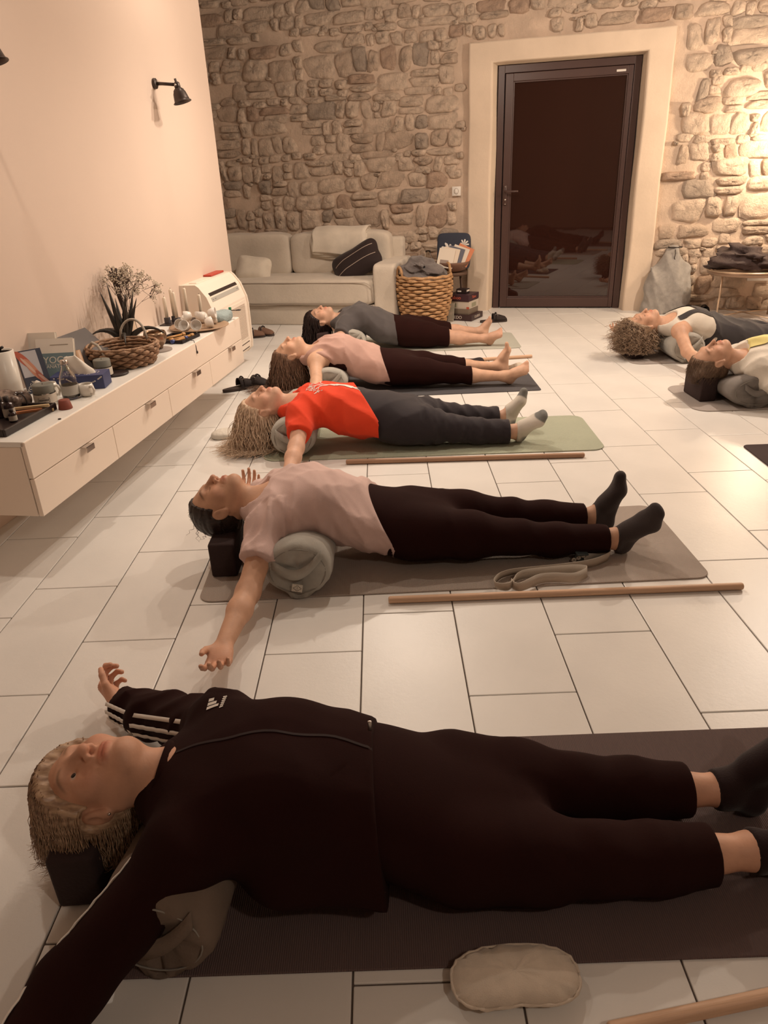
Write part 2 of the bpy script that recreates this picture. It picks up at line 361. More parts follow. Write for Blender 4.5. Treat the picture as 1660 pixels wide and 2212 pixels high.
# ================================================================ IMPLICIT SURFACES (people, cloth, soft things)
def axis_pts(segs):
    out = []
    for a, b, s in segs:
        n = max(1, int(round((b-a)/s))); out += list(np.linspace(a, b, n, endpoint=False))
    return np.array(out+[segs[-1][1]], dtype=np.float32)
class Field:
    def __init__(s, xs, ys, zs):
        s.ax = [np.asarray(a, np.float32) for a in (xs, ys, zs)]; s.f = np.full([len(a) for a in s.ax], 1., np.float32)
    def sub(s, lo, hi):
        ix = [(np.searchsorted(a, l), np.searchsorted(a, h)) for a, l, h in zip(s.ax, lo, hi)]
        sl = tuple(slice(i, j) for i, j in ix)
        if any(j-i < 1 for i, j in ix): return None, None
        X = s.ax[0][sl[0]][:, None, None]; Y = s.ax[1][sl[1]][None, :, None]; Z = s.ax[2][sl[2]][None, None, :]
        return sl, (X, Y, Z)
    def comb(s, sl, d, k, op):
        f = s.f[sl]
        if op == 'u':
            if k > 0:
                h = np.clip(.5+.5*(f-d)/k, 0, 1); s.f[sl] = f+(d-f)*h-k*h*(1-h)
            else: s.f[sl] = np.minimum(f, d)
        else:
            d = -d
            if k > 0:
                h = np.clip(.5-.5*(f-d)/k, 0, 1); s.f[sl] = f+(d-f)*h+k*h*(1-h)
            else: s.f[sl] = np.maximum(f, d)
    def cone(s, a, b, ra, rb, k=.02, op='u', off=0., flat=None, clip=None):
        a = np.array(a, float); b = np.array(b, float); m = .045+k+off+max(ra, rb)*(1. if flat is None else max(1., 1./1.))
        sl, P = s.sub(np.minimum(a, b)-m, np.maximum(a, b)+m)
        if sl is None: return
        q = [P[i]-a[i] for i in range(3)]; ba = b-a; kf = 1.
        if flat is not None:
            fx, fs = np.array(flat[0], float), flat[1]; fx /= np.linalg.norm(fx)
            g = (q[0]*fx[0]+q[1]*fx[1]+q[2]*fx[2])*(1/fs-1); q = [q[i]+g*fx[i] for i in range(3)]; ba = ba+(ba@fx)*(1/fs-1)*fx; kf = sqrt(fs)
        L2 = max(ba@ba, 1e-9); t = np.clip((q[0]*ba[0]+q[1]*ba[1]+q[2]*ba[2])/L2, 0, 1)
        d = (np.sqrt(sum((q[i]-t*ba[i])**2 for i in range(3)))-(ra+(rb-ra)*t))*kf-off
        if clip:
            for n, p in clip: d = np.maximum(d, (P[0]-p[0])*n[0]+(P[1]-p[1])*n[1]+(P[2]-p[2])*n[2])
        s.comb(sl, d.astype(np.float32), k, op)
    def ell(s, c, r, R=None, k=.02, op='u', off=0., clip=None):
        c = np.array(c, float); r = np.array(r, float)+off; R = np.eye(3) if R is None else np.array(R, float); m = max(r)+.04+k
        sl, P = s.sub(c-m, c+m)
        if sl is None: return
        q = [P[i]-c[i] for i in range(3)]; l = [sum(q[i]*R[i, j] for i in range(3)) for j in range(3)]
        k0 = np.sqrt(sum((l[j]/r[j])**2 for j in range(3))); k1 = np.sqrt(sum((l[j]/r[j]**2)**2 for j in range(3)))+1e-6
        d = k0*(k0-1)/k1; d = np.where(k0 < .05, -min(r), d)
        if clip:
            for n, p in clip: d = np.maximum(d, (P[0]-p[0])*n[0]+(P[1]-p[1])*n[1]+(P[2]-p[2])*n[2])
        s.comb(sl, d.astype(np.float32), k, op)
    def plane(s, n, p, k=.004):
        X, Y, Z = s.ax[0][:, None, None], s.ax[1][None, :, None], s.ax[2][None, None, :]
        d = (X-p[0])*n[0]+(Y-p[1])*n[1]+(Z-p[2])*n[2]
        h = np.clip(.5-.5*(s.f-d)/k, 0, 1); s.f = (s.f+(d-s.f)*h+k*h*(1-h)).astype(np.float32)
    def folds(s, amp, terms, lo=None, hi=None):
        lo = lo if lo is not None else [a[0] for a in s.ax]; hi = hi if hi is not None else [a[-1]+1 for a in s.ax]
        sl, P = s.sub(lo, hi)
        if sl is None: return
        o = 0
        for (wx, wy, wz, ph, w2, am) in terms:
            o = o+am*(2.2*np.abs(np.sin(.5*(P[0]*wx+P[1]*wy+P[2]*wz+ph+w2*np.sin(P[0]*wy*.35-P[1]*wx*.3+P[2]*9+ph*2))))**.8-1.4)
        f = s.f[sl]; s.f[sl] = np.where(np.abs(f) < .05, f+amp*o, f).astype(np.float32)
    def mesh(s):
        f = s.f; S = f < 0; n = f.shape
        cnt = np.zeros([d-1 for d in n], np.uint8)
        for i in (0, 1):
            for j in (0, 1):
                for k in (0, 1): cnt += S[i:n[0]-1+i, j:n[1]-1+j, k:n[2]-1+k]
        act = np.argwhere((cnt > 0) & (cnt < 8)); idx = np.full(cnt.shape, -1, np.int32); idx[tuple(act.T)] = np.arange(len(act))
        acc = np.zeros((len(act), 3)); num = np.zeros(len(act))
        C = [(i, j, k) for i in (0, 1) for j in (0, 1) for k in (0, 1)]
        co = {c: np.stack([s.ax[d][act[:, d]+c[d]] for d in range(3)], 1) for c in C}; va = {c: f[act[:, 0]+c[0], act[:, 1]+c[1], act[:, 2]+c[2]] for c in C}
        for c in C:
            for d in range(3):
                if c[d] == 0:
                    e = list(c); e[d] = 1; e = tuple(e); A, B = va[c], va[e]; x = (A < 0) != (B < 0); t = np.where(x, A/np.where(x, A-B, 1), 0)[:, None]
                    acc += np.where(x[:, None], co[c]*(1-t)+co[e]*t, 0); num += x
        V = acc/num[:, None]; Fs = []
        for d in range(3):
            e1, e2 = (d+1) % 3, (d+2) % 3
            A = np.take(S, range(0, n[d]-1), d); B = np.take(S, range(1, n[d]), d); X = np.argwhere(A != B)
            X = X[(X[:, e1] > 0) & (X[:, e2] > 0) & (X[:, e1] < n[e1]-1) & (X[:, e2] < n[e2]-1)]
            if not len(X): continue
            ins = A[tuple(X.T)]
            def cell(o1, o2):
                Y = X.copy(); Y[:, e1] -= o1; Y[:, e2] -= o2; return idx[tuple(Y.T)]
            q = np.stack([cell(1, 1), cell(0, 1), cell(0, 0), cell(1, 0)], 1); q[~ins] = q[~ins][:, ::-1]; Fs.append(q)
        return V, np.concatenate(Fs)
def rot3(F, C):
    F = np.array(F, float); C = np.array(C, float); C = C-F*(C@F); C /= np.linalg.norm(C); return np.stack([F, np.cross(C, F), C], 1)   # columns: face dir, left, crown
# ---- skin, hair, cloth materials
m_skin = M('skin', (.6, .36, .25), rough=.52, var=.10, vscale=22, bump=.10, bscale=160, attr=True, spec=.35, dist=.004)
def hairmat(n, c, c2): return M(n, c, rough=.5, col2=c2, vscale=38, spec=.4, stretch=(1, 3, 1))
def cloth(n, c, bs=260, b=.25, var=.06, sheen=.15, rough=.85): return M(n, c, rough=rough, var=var, vscale=9, bump=b, bscale=bs, sheen=sheen, spec=.2, dist=.003)

def head_prims(Fd, hc, R, ear=True, s=1., open_=False):
    def g(p): return hc+R@(np.array(p, float)*s)
    E = lambda c, r, k=.02, op='u': Fd.ell(g(c), np.array(r)*s, R, k, op)
    K = lambda a, b, ra, rb, k=.015, op='u': Fd.cone(g(a), g(b), ra*s, rb*s, k, op)
    E((-.018, 0, .03), (.096, .076, .088), .03); E((.022, 0, -.028), (.064, .060, .084), .03)
    for y in (-1, 1):
        K((-.005, y*.052, -.05), (.055, y*.02, -.092), .018, .017, .03); E((.050, y*.040, -.022), (.028, .026, .024), .025)
    E((.066, 0, -.094), (.020, .022, .018), .02)
    K((.070, -.03, .027), (.070, .03, .027), .013, .013, .02)
    for y in (-1, 1): E((.093, y*.031, .002), (.018, .0155, .012), .012, 's')
    for y in (-1, 1): E((.0655, y*.031, .001), (.0145, .0165, .0125), .004)
    K((.080, 0, .018), (.104, 0, -.028), .0075, .0105, .010); E((.106, 0, -.032), (.0105, .0115, .0095), .006)
    for y in (-1, 1): E((.092, y*.0125, -.036), (.0105, .0075, .008), .006)
    for y in (-1, 1): E((.1, y*.0065, -.0435), (.006, .0038, .0045), .003, 's')
    E((.078, 0, -.060), (.013, .030, .016), .012)
    E((.0885, 0, -.0605), (.0075, .022, .0055), .004); E((.0865, 0, -.0705), (.0085, .019, .0062), .004)
    K((.0985, -.018, -.0655), (.0985, .018, -.0655), .0018, .0018, .002, 's')
    for y in (-1, 1): K((.0905, y*.0185, -.040), (.078, y*.031, -.064), .0016, .0016, .006, 's')
    if open_:
        for y in (-1, 1): E((.0815, y*.0315, -.0005), (.0095, .0125, .0050), .0025, 's')
    if ear:
        for y in (-1, 1):
            Fd.ell(g((-.008, y*.0775, -.012)), np.array((.021, .009, .032))*s, R, .006)
            Fd.ell(g((-.006, y*.0875, -.008)), np.array((.012, .007, .019))*s, R, .003, 's'); Fd.ell(g((-.001, y*.079, -.036)), np.array((.010, .007, .011))*s, R, .006)
def skin_cols(V, hc, R, base, lash=True, brow=(.10, .06, .04), s=1.):
    C = np.tile(np.array(base), (len(V), 1)); L = (V-hc)@R/s; x, y, z = L.T; ay = np.abs(y)
    inh = (np.abs(x) < .13) & (ay < .1) & (z > -.115) & (z < .13)
    def blend(w, c):
        w = np.clip(w, 0, 1)*inh; C[:] = C*(1-w[:, None])+np.array(c)*w[:, None]
    b = np.array(base)
    blend(.5*np.exp(-(((x-.06)/.03)**2+((ay-.042)/.02)**2+((z+.03)/.02)**2)), b*np.array((1.08, .78, .74)))
    blend(.35*np.exp(-(((x-.106)/.02)**2+(y/.02)**2+((z+.033)/.016)**2)), b*np.array((1.05, .75, .7)))
    blend(.85*(x > .07)*np.exp(-((y/.023)**4+((z+.0655)/.0105)**4)), b*np.array((.86, .5, .46)))
    blend(.8*(x > .07)*np.exp(-((y/.022)**4+((z+.0655)/.0015)**2)), b*np.array((.4, .2, .18)))
    zb = .024+.006*(1-((ay-.03)/.022)**2)
    blend(.75*(x > .04)*np.exp(-(((z-zb)/.0042)**2+((ay-.033)/.019)**6)), brow)
    if lash:
        zl = -.0055-.004*(1-((ay-.031)/.016)**2)
        blend(.9*(x > .055)*np.exp(-(((z-zl)/.0018)**2+((ay-.031)/.0145)**6)), (.07, .035, .025))
    blend(.35*(x > .05)*np.exp(-(((z-.012)/.006)**2+((ay-.031)/.016)**4)), b*np.array((.8, .7, .66)))
    return C
def hand(Fd, w, d, n, side, s=1., curl=(.35, .45, .5, .5), spread=.10, fold=.55, thumb=.8):
    """w wrist, d direction to the fingers, n palm normal, side: direction of the thumb"""
    d = np.array(d, float); d /= np.linalg.norm(d); n = np.array(n, float); n -= d*(n@d); n /= np.linalg.norm(n); t = np.array(side, float); t -= d*(t@d)+n*(t@n); t /= np.linalg.norm(t)
    w = np.array(w, float); L = [.088, .090, .085, .078]; offs = [.030, .010, -.010, -.029]; FL = [(.040, .024, .020), (.044, .027, .021), (.041, .025, .020), (.032, .019, .018)]
    rr = [.0092, .0095, .0090, .0080]
    for i in range(4):
        a = w+t*offs[i]*.55*s; kn = w+d*L[i]*s+t*offs[i]*s-n*.002*s
        Fd.cone(a, kn, .0145*s, .0118*s, .012*s); p = kn; ang = curl[i]*.6; di = d+t*spread*(1.5-i)*.66; di /= np.linalg.norm(di)
        for j, l in enumerate(FL[i]):
            q = p+(di*cos(ang)+n*sin(ang))*l*s; Fd.cone(p, q, rr[i]*(1-.07*j)*s, rr[i]*(1-.07*(j+1))*s, .0035*s); p = q; ang += curl[i]*(1.15 if j == 0 else .8)
    Fd.ell(w+d*.042*s+n*.006*s, np.array((.046, .036, .015))*s, np.stack([d, t, n], 1), .012*s)
    b0 = w+d*.018*s+t*.018*s+n*.004*s; b1 = b0+(d*.62+t*.62+n*.30)*.042*s; Fd.cone(b0, b1, .0150*s, .0118*s, .012*s)
    v = d*.8+t*(.30*thumb)+n*(.35*fold); v /= np.linalg.norm(v); b2 = b1+v*.032*s; Fd.cone(b1, b2, .0105*s, .0098*s, .004*s); v2 = d*.85+t*.0+n*.25; v2 /= np.linalg.norm(v2); Fd.cone(b2, b2+v2*.024*s, .0096*s, .0080*s, .003*s)
def foot_prims(Fd, an, heel, ball, toe, out, s=1., off=0., toes=False, k=.02):
    an, heel, ball, toe = [np.array(p, float) for p in (an, heel, ball, toe)]; o = np.array(out, float)
    Fd.cone(an, heel, .033*s, .030*s, k, off=off); Fd.cone(an, ball, .031*s, .022*s, k, off=off); Fd.cone(heel, ball, .027*s, .018*s, k, off=off)
    for i in (-1, 0, 1): Fd.cone(an*.5+ball*.5+o*i*.010*s, ball+o*i*.024*s, .021*s, .0175*s, k, off=off)
    v = toe-ball
    if toes:
        for i, (l, r) in enumerate(((1.05, .0125), (1.0, .0095), (.9, .0088), (.76, .0083), (.6, .0080))):
            b = ball+o*(-.028+.0145*i)*s; Fd.cone(b, b+v*l*.66, r*1.35*s, r*1.12*s, .004)
    else:
        for i in (-1, 0, 1): Fd.cone(ball+o*i*.020*s, toe+o*i*.015*s-v*.12*(i+1), .0175*s, .0135*s, k, off=off)
# ================================================================ PEOPLE
from mathutils.bvhtree import BVHTree
A_ = lambda *p: np.array(p, float)
def skeleton(**kw):
    J = dict(th=-22., ph=4., hc=A_(-.625, 0, .227), hs=1., nb=A_(-.475, 0, .222),
             T=[(A_(-.46, 0, .222), .085, .60), (A_(-.39, 0, .228), .132, .58), (A_(-.28, 0, .232), .145, .64), (A_(-.16, 0, .198), .135, .66), (A_(-.05, 0, .150), .132, .68), (A_(.06, 0, .120), .155, .64), (A_(.13, 0, .112), .15, .60)],
             bust=(-.30, .070, .280, .066, .042), shR=A_(-.425, -.165, .205), shL=A_(-.425, .165, .205), elR=A_(-.47, -.41, .09), elL=A_(-.50, .41, .09), wrR=A_(-.515, -.65, .05), wrL=A_(-.58, .62, .05),
             hdR=(-.1, -1, .05), hdL=(-.2, 1, .05), hnR=(0, -.25, 1), hnL=(0, .1, 1), hip=.088, hipx=.09, hipz=.122, hr=.094, knR=A_(.47, -.095, .088), knL=A_(.47, .10, .088), anR=A_(.80, -.105, .062), anL=A_(.80, .105, .062), kr=.056, cr=.054, ar=.034, ur=.047, fr=.038, wr=.026,
             footR=dict(heel=A_(.845, -.105, .034), ball=A_(.905, -.14, .150), toe=A_(.915, -.155, .215), out=A_(.35, -.9, -.2)), footL=dict(heel=A_(.845, .105, .034), ball=A_(.905, .14, .150), toe=A_(.915, .155, .215), out=A_(.35, .9, -.2)), fs=1.)
    J.update(kw); return J
def headR(J):
    t, p = radians(J['th']), radians(J['ph']); F = A_(sin(t), -sin(p)*cos(t), cos(t)*cos(p)); C = A_(-cos(t), 0, sin(t)); F /= np.linalg.norm(F); return rot3(F, C)
def torso(Fd, J, off=0., k=.05, i0=0, i1=9, clip=None, bust=True):
    T = J['T']
    for (a, ra, sa), (b, rb, sb) in list(zip(T[:-1], T[1:]))[i0:i1]:
        Fd.cone(a, b, ra, rb, k, off=off, flat=((b-a)[[2, 1, 0]]*A_(-1, 0, 1), (sa+sb)/2), clip=clip)
    if bust:
        bx, by, bz, r, rz = J['bust']
        for s in (-1, 1): Fd.ell(A_(bx, s*by, bz), (r, r*.95, rz), None, k, off=off, clip=clip)
def shoulders(Fd, J, off=0., k=.04, clip=None):
    for S in (J['shR'], J['shL']):
        c = J['T'][1][0]; Fd.cone(c*.4+S*.6+A_(.02, 0, .01), S, .060, .052, k, off=off, clip=clip)
        Fd.cone(J['T'][2][0]*.45+S*.55+A_(0, 0, -.01), S, .055, .05, k, off=off, clip=clip)
def arm(Fd, J, sd, off=0., k=.025, part='uf', clip=None, grow=0.):
    S, E, W = J['sh'+sd], J['el'+sd], J['wr'+sd]
    if 'u' in part: Fd.cone(S, E, J['ur'], J['fr'], k, off=off+grow, clip=clip)
    if 'f' in part: Fd.cone(E, E*.65+W*.35, J['fr'], J['fr']*1.0, k, off=off, clip=clip); Fd.cone(E*.65+W*.35, W, J['fr']*.98, J['wr'], k, off=off, clip=clip)
def legs(Fd, J, off=0., k=.03, part='tc', clip=None, kcal=None):
    for sd, s in (('R', -1), ('L', 1)):
        H = A_(J['hipx'], s*J['hip'], J['hipz']); Kn, An = J['kn'+sd], J['an'+sd]
        if 't' in part:
            Fd.cone(H, H*.5+Kn*.5, J['hr'], J['hr']*.86, k, off=off, clip=clip); Fd.cone(H*.5+Kn*.5, Kn, J['hr']*.86, J['kr'], k, off=off, clip=clip)
        if 'c' in part:
            md = Kn*.62+An*.38-A_(0, 0, .006); Fd.cone(Kn, md, J['kr'], J['cr'], k, off=off, clip=clip); Fd.cone(md, An, J['cr'], J['ar'] if kcal is None else kcal, k, off=off, clip=clip)
def ax3(J, f, c, yr=None, zt=.47, x0=None, x1=None):
    yl = min(J['wrR'][1], J['elR'][1])-.22; yh = max(J['wrL'][1], J['elL'][1])+.22
    if yr: yl, yh = yr
    hx = J['hc'][0]
    X = axis_pts([(hx-.2, hx+.24, f), (hx+.24, .72, c), (.72, 1.05, min(c, f*1.5))])
    Y = axis_pts([(yl, yl+.30, f), (yl+.30, -.12, c), (-.12, .12, f), (.12, yh-.30, c), (yh-.30, yh, f)]) if not yr else axis_pts([(yl, yh, c)])
    return X, Y, axis_pts([(-.012, zt, min(f*1.15, .008))])
def fold_terms(seed, n, fr, dirs=None):
    r = np.random.default_rng(seed); out = []
    for i in range(n):
        d = r.normal(size=3) if dirs is None else np.array(dirs[i % len(dirs)], float)+r.normal(size=3)*.25
        d /= np.linalg.norm(d); w = fr*(.6+r.random()*.9); out.append((*(d*w), r.random()*6, 1.2+r.random(), 1./(1+.35*i)))
    return out
def hair_cap(J, cfg, parent, f):
    R = headR(J); hc = J['hc']; s = J['hs']; th = cfg.get('cap', .010); lim = .17
    Fd = Field(*[axis_pts([(hc[i]-lim, hc[i]+lim, f)]) for i in range(3)])
    g = lambda p: hc+R@(A_(*p)*s)
    pl = cfg.get('line', (.45, .018)); n = R@(A_(1, 0, -pl[0])/sqrt(1+pl[0]**2)); p0 = g((pl[1], 0, 0)); n2 = R@A_(.35, 0, -1)/sqrt(1.1225)
    cl = [(n, p0), (n2, g((-.03, 0, cfg.get('nape', -.085))))]
    Fd.ell(g((-.018, 0, .03)), A_(.096, .076, .088)*s, R, .0, off=th, clip=cl)
    if cfg.get('bulk'):
        for c, r in cfg['bulk']: Fd.ell(g(c), A_(*r)*s, R, .03)
    for y in (-1, 1):
        if cfg.get('ears', True): Fd.ell(g((.002, y*.085, -.016)), A_(.024, .03, .034)*s, R, .008, 's')
    Fd.folds(.0012, fold_terms(cfg.get('seed', 1), 3, 260, [R@A_(.1, 1, .3)]))
    V, F = Fd.mesh(); return mk('hair', (V, F), cfg['mat'], parent)
def strands(J, cfg, parent, hair):
    R = headR(J); hc = J['hc']; s = J['hs']; r = np.random.default_rng(cfg.get('seed', 1)); N = cfg['n']; K = cfg.get('k', 14); L = cfg['len']
    d = r.normal(size=(N*6, 3)); d /= np.linalg.norm(d, axis=1)[:, None]; loc = A_(-.018, 0, .03)+d*(A_(.096, .076, .088)+cfg.get('cap', .010)*.8)
    pl = cfg.get('line', (.45, .018)); ok = (loc[:, 0]-pl[0]*loc[:, 2] < pl[1]+.002) & (loc[:, 2] > cfg.get('nape', -.085)) & ~((np.abs(loc[:, 0]-.002) < .026) & (np.abs(loc[:, 2]+.016) < .036) & (np.abs(loc[:, 1]) > .05))
    if 'root' in cfg: ok &= cfg['root'](loc)
    loc = loc[ok][:N]; d = d[ok][:N]; N = len(loc); P = hc+(loc*s)@R.T; D = (d*A_(1/.1, 1/.08, 1/.092)); D /= np.linalg.norm(D, axis=1)[:, None]; D = D@R.T
    g0 = A_(*cfg.get('pull', (-.25, 0, -1))); vel = D*cfg.get('lift', .35)+R@A_(-.5, 0, .2); path = [P.copy()]; cen = hc+R@(A_(-.018, 0, .03)*s); er = A_(.096, .076, .088)*s+cfg.get('cap', .010)+.0015
    ll = L*(.7+.5*r.random(N)); ph = r.random(N)*6.28; wv = cfg.get('wave', .004); wf = cfg.get('wfreq', 2.2); rnd = r.normal(size=(N, 3))*cfg.get('rand', .12); cl_ = cfg.get('curl', 0)
    zmin = cfg.get('zmin', .012)
    for i in range(K-1):
        ds = ll/(K-1); g = g0+rnd; vel = vel*.72+g*.34; v = vel/np.linalg.norm(vel, axis=1)[:, None]; P = P+v*ds[:, None]
        q = (P-cen)@R/er; m = np.linalg.norm(q, axis=1); ins = m < 1; q = np.where(ins[:, None], q/np.maximum(m, 1e-6)[:, None], q); P = cen+(q*er)@R.T
        low = P[:, 2] < zmin; P[low, 2] = zmin+.004*r.random(low.sum())
        if low.any():
            vel[low, 2] = 0; vel[low, :2] += (r.normal(size=(low.sum(), 2))*.25+A_(-.3, -.1))*cfg.get('splay', 1.)
        path.append(P.copy())
    path = np.array(path); t = np.linspace(0, 1, K)[:, None]
    sx = np.sin(ph[None]+t*wf*6.28); cx = np.cos(ph[None]*1.7+t*wf*6.28); a = wv*np.minimum(1, t*3)
    path[:, :, 0] += a*sx; path[:, :, 1] += a*cx; path[:, :, 2] = np.maximum(path[:, :, 2]+a*.6*np.sin(ph[None]*2+t*wf*5), zmin-.004)
    rad = cfg.get('rad', .0028)*(1-.65*t[:, 0]**2); V, F = [], []; o = 0
    base = np.array([(cos(x), sin(x)) for x in (0, 2.094, 4.189)])
    Vs = np.zeros((N, K, 3, 3)); tan = np.gradient(path, axis=0); tan /= np.linalg.norm(tan, axis=2)[..., None]+1e-9; ref = np.cross(tan, A_(.3, .9, .2)); ref /= np.linalg.norm(ref, axis=2)[..., None]+1e-9; bi = np.cross(tan, ref)
    for j in range(3): Vs[:, :, j] = (path+rad[:, None, None]*(ref*base[j, 0]+bi*base[j, 1])).transpose(1, 0, 2)
    ids = np.arange(N*K*3).reshape(N, K, 3); Q = []
    for j in range(3): Q.append(np.stack([ids[:, :-1, j], ids[:, :-1, (j+1) % 3], ids[:, 1:, (j+1) % 3], ids[:, 1:, j]], -1).reshape(-1, 4))
    return tag(mk('hair_strands', (Vs.reshape(-1, 3), np.concatenate(Q)), cfg['mat'], hair), kind='stuff')
def eyes(J, parent, open_=True, s=1.):
    R = headR(J); hc = J['hc']
    for y in (-1, 1):
        c = hc+R@(A_(.0662, y*.0312, .0)*J['hs']); rr = .0122*J['hs']
        e = mk('eye', xf(lathe([(rr*sin(a), -rr*cos(a)) for a in np.linspace(.02, pi-.02, 12)], 16), Matrix.Translation(c)), M('eye_white', (.60, .47, .40), rough=.2), parent)
        q = Matrix([[R[0, 1], R[0, 2], R[0, 0]], [R[1, 1], R[1, 2], R[1, 0]], [R[2, 1], R[2, 2], R[2, 0]]]).to_4x4()
        mk('iris', xf(lathe([(.0001, .0008), (.003, .0006), (.0050, -.0003), (.0050, -.003)], 16), Matrix.Translation(c+R[:, 0]*(rr-.0006))@q), M('iris', (.02, .012, .01), rough=.1), e)
def drape(body_mesh_obj, polys, m, name, parent, off=.0015, width=None):
    """lay thin marks (xy polylines with width) on a cloth surface, following its relief"""
    me = body_mesh_obj.data; n = len(me.vertices); co = np.empty(n*3, np.float32); me.vertices.foreach_get('co', co); co = co.reshape(-1, 3)
    b = BVHTree.FromPolygons([tuple(c) for c in co], [tuple(p.vertices) for p in me.polygons]); V, F = [], []
    def hit(x, y, dz):
        h = b.ray_cast(Vector((x, y, 1)), Vector((0, 0, -1))); return (h[0].x, h[0].y, h[0].z+dz) if h[0] is not None else None
    for pl, w0, w1 in polys:
        P = np.array(pl, float); seg = np.r_[0, np.cumsum(np.linalg.norm(np.diff(P, axis=0), axis=1))]; k = max(2, int(seg[-1]/.008)+1); tt = np.linspace(0, seg[-1], k); X = np.interp(tt, seg, P[:, 0]); Y = np.interp(tt, seg, P[:, 1]); dx = np.gradient(X); dy = np.gradient(Y); ln = np.hypot(dx, dy)+1e-9; nx, ny = -dy/ln, dx/ln; last = None
        for i in range(k):
            w = (w0+(w1-w0)*i/(k-1))/2; nc = max(2, int(max(w0, w1)/.012)+1); row = [hit(X[i]+nx[i]*w*(1-2*q/(nc-1)), Y[i]+ny[i]*w*(1-2*q/(nc-1)), off) for q in range(nc)]
            if any(a is None for a in row): last = None; continue
            V += row; j = len(V)-nc
            if last is not None: F += [(last+q, last+q+1, j+q+1, j+q) for q in range(nc-1)]
            last = j
    if F: return mk(name, (V, F), m, parent)
WHITE_INK = M('white_print', (.72, .66, .6), rough=.7)
def person(label, loc, J, skin, res, hair, top, bottom, feet, brow=(.10, .06, .04), group='people lying on yoga mats', open_eyes=False, toes=False):
    t = thing('person', label, 'person', (loc[0], loc[1], .006)); f, c = res; R = headR(J)
    # --- body: one continuous skin surface
    B = Field(*ax3(J, f, c)); torso(B, J, bust=False, off=-.006); shoulders(B, J, off=-.002)
    for sd in 'RL': arm(B, J, sd)
    legs(B, J, off=-.004)
    nk = J['hc']+R@(A_(-.028, 0, -.055)*J['hs']); B.cone(nk, J['nb'], .050, .053, .03); B.cone(J['hc']+R@(A_(.02, 0, -.075)*J['hs']), J['nb']+A_(.0, 0, .005), .033, .045, .03)
    head_prims(B, J['hc'], R, s=J['hs'], open_=open_eyes)
    hand(B, J['wrR'], J['hdR'], J['hnR'], (-1, 0, .15), J.get('hds', .95), **J.get('hkR', {})); hand(B, J['wrL'], J['hdL'], J['hnL'], (-1, 0, .15), J.get('hds', .95), **J.get('hkL', {}))
    for sd in 'RL':
        q = J['foot'+sd]; foot_prims(B, J['an'+sd], q['heel'], q['ball'], q['toe'], q['out'], J['fs'], toes=toes)
    V, F = B.mesh(); cols = skin_cols(V, J['hc'], R, skin, lash=not open_eyes, brow=brow, s=J['hs'])
    if toes:
        for sd in 'RL':
            tp = J['foot'+sd]['toe']; dd = np.linalg.norm(V-tp, axis=1); w = np.clip(1-dd/.07, 0, 1)*.3; cols = cols*(1-w[:, None])+np.array(skin)*A_(1.05, .72, .66)*w[:, None]
    for sd in 'RL':
        dd = np.linalg.norm(V-(J['wr'+sd]+A_(*J['hd'+sd])/np.linalg.norm(J['hd'+sd])*.10), axis=1); w = np.clip(1-dd/.13, 0, 1)*.45; cols = cols*(1-w[:, None])+np.array(skin)*A_(1.05, .78, .72)*w[:, None]
    body = mk('body', (V, F), m_skin, t, cols=cols)
    if open_eyes: eyes(J, t)
    if hair:
        h = hair_cap(J, hair, t, max(f, .004))
        if hair.get('n'): strands(J, hair, t, h)
    rc = max(.006, c*.7); zt = .47
    # --- top garment
    if top:
        s1 = top.get('sleeve', .55); S = []
        ylo = min(J['shR'][1], J['elR'][1] if s1 > .3 else 9, (J['wrR'][1]-.02) if s1 > 1 else 9)-.10; yhi = max(J['shL'][1], J['elL'][1] if s1 > .3 else -9, (J['wrL'][1]+.02) if s1 > 1 else -9)+.10
        rt = top.get('res', rc); Fd = Field(axis_pts([(min(J['elR'][0], J['elL'][0], J['wrR'][0] if s1 > 1 else 0, J['wrL'][0] if s1 > 1 else 0, -.5)-.09, top['hem']+.06, rt)]), axis_pts([(ylo, yhi, rt)]), axis_pts([(-.01, zt, rt)]))
        off = top.get('off', .012); torso(Fd, J, off=off, k=.045)
        if top.get('loose'):
            for a, b, r in top['loose']: Fd.cone(a, b, r, r, .06, flat=((0, 0, 1), .6))
        if s1 > 0: shoulders(Fd, J, off=off, k=.05)
        else:
            for Sd in (J['shR'], J['shL']): Fd.cone(J['T'][1][0]*.5+Sd*.5, J['T'][1][0]*.2+Sd*.8+A_(0, 0, .012), .06, .045, .04, off=off-.004)
        for sd in 'RL':
            a, e, w_ = J['sh'+sd], J['el'+sd], J['wr'+sd]
            if 0 < s1 <= 1:
                n = (e-a)/np.linalg.norm(e-a); p = a+(e-a)*s1; Fd.cone(a, e, J['ur']+.004, J['fr']+.016, .03, off=off, clip=[(n, p)])
            elif s1 > 1:
                q = e+(w_-e)*(s1-1); n = (w_-e)/np.linalg.norm(w_-e); Fd.cone(a, e, J['ur'], J['fr']+.004, .03, off=off); Fd.cone(e, w_, J['fr']+.004, J['wr']+.006, .03, off=off, clip=[(n, q)])
        if top.get('arm_cut'):
            for sd in 'RL': Fd.ell(J['sh'+sd]+A_(*top['arm_cut'])*A_(1, -1 if sd == 'R' else 1, 1), top.get('arm_r', (.075, .07, .10)), None, .01, 's')
        hn = A_(*top.get('hemn', (1, 0, .25))); hn /= np.linalg.norm(hn)
        for am, tm, lo, hi in top.get('folds', []): Fd.folds(am, tm, lo, hi)
        Fd.plane(hn, A_(top['hem'], 0, .2), .003)
        nr, nc = top.get('neck', (.075, A_(-.495, 0, .285))); Fd.ell(nc, (nr*.95, nr*1.1, nr), None, .006, 's')
        Fd.plane(A_(0, 0, -1), A_(0, 0, .003), .002)
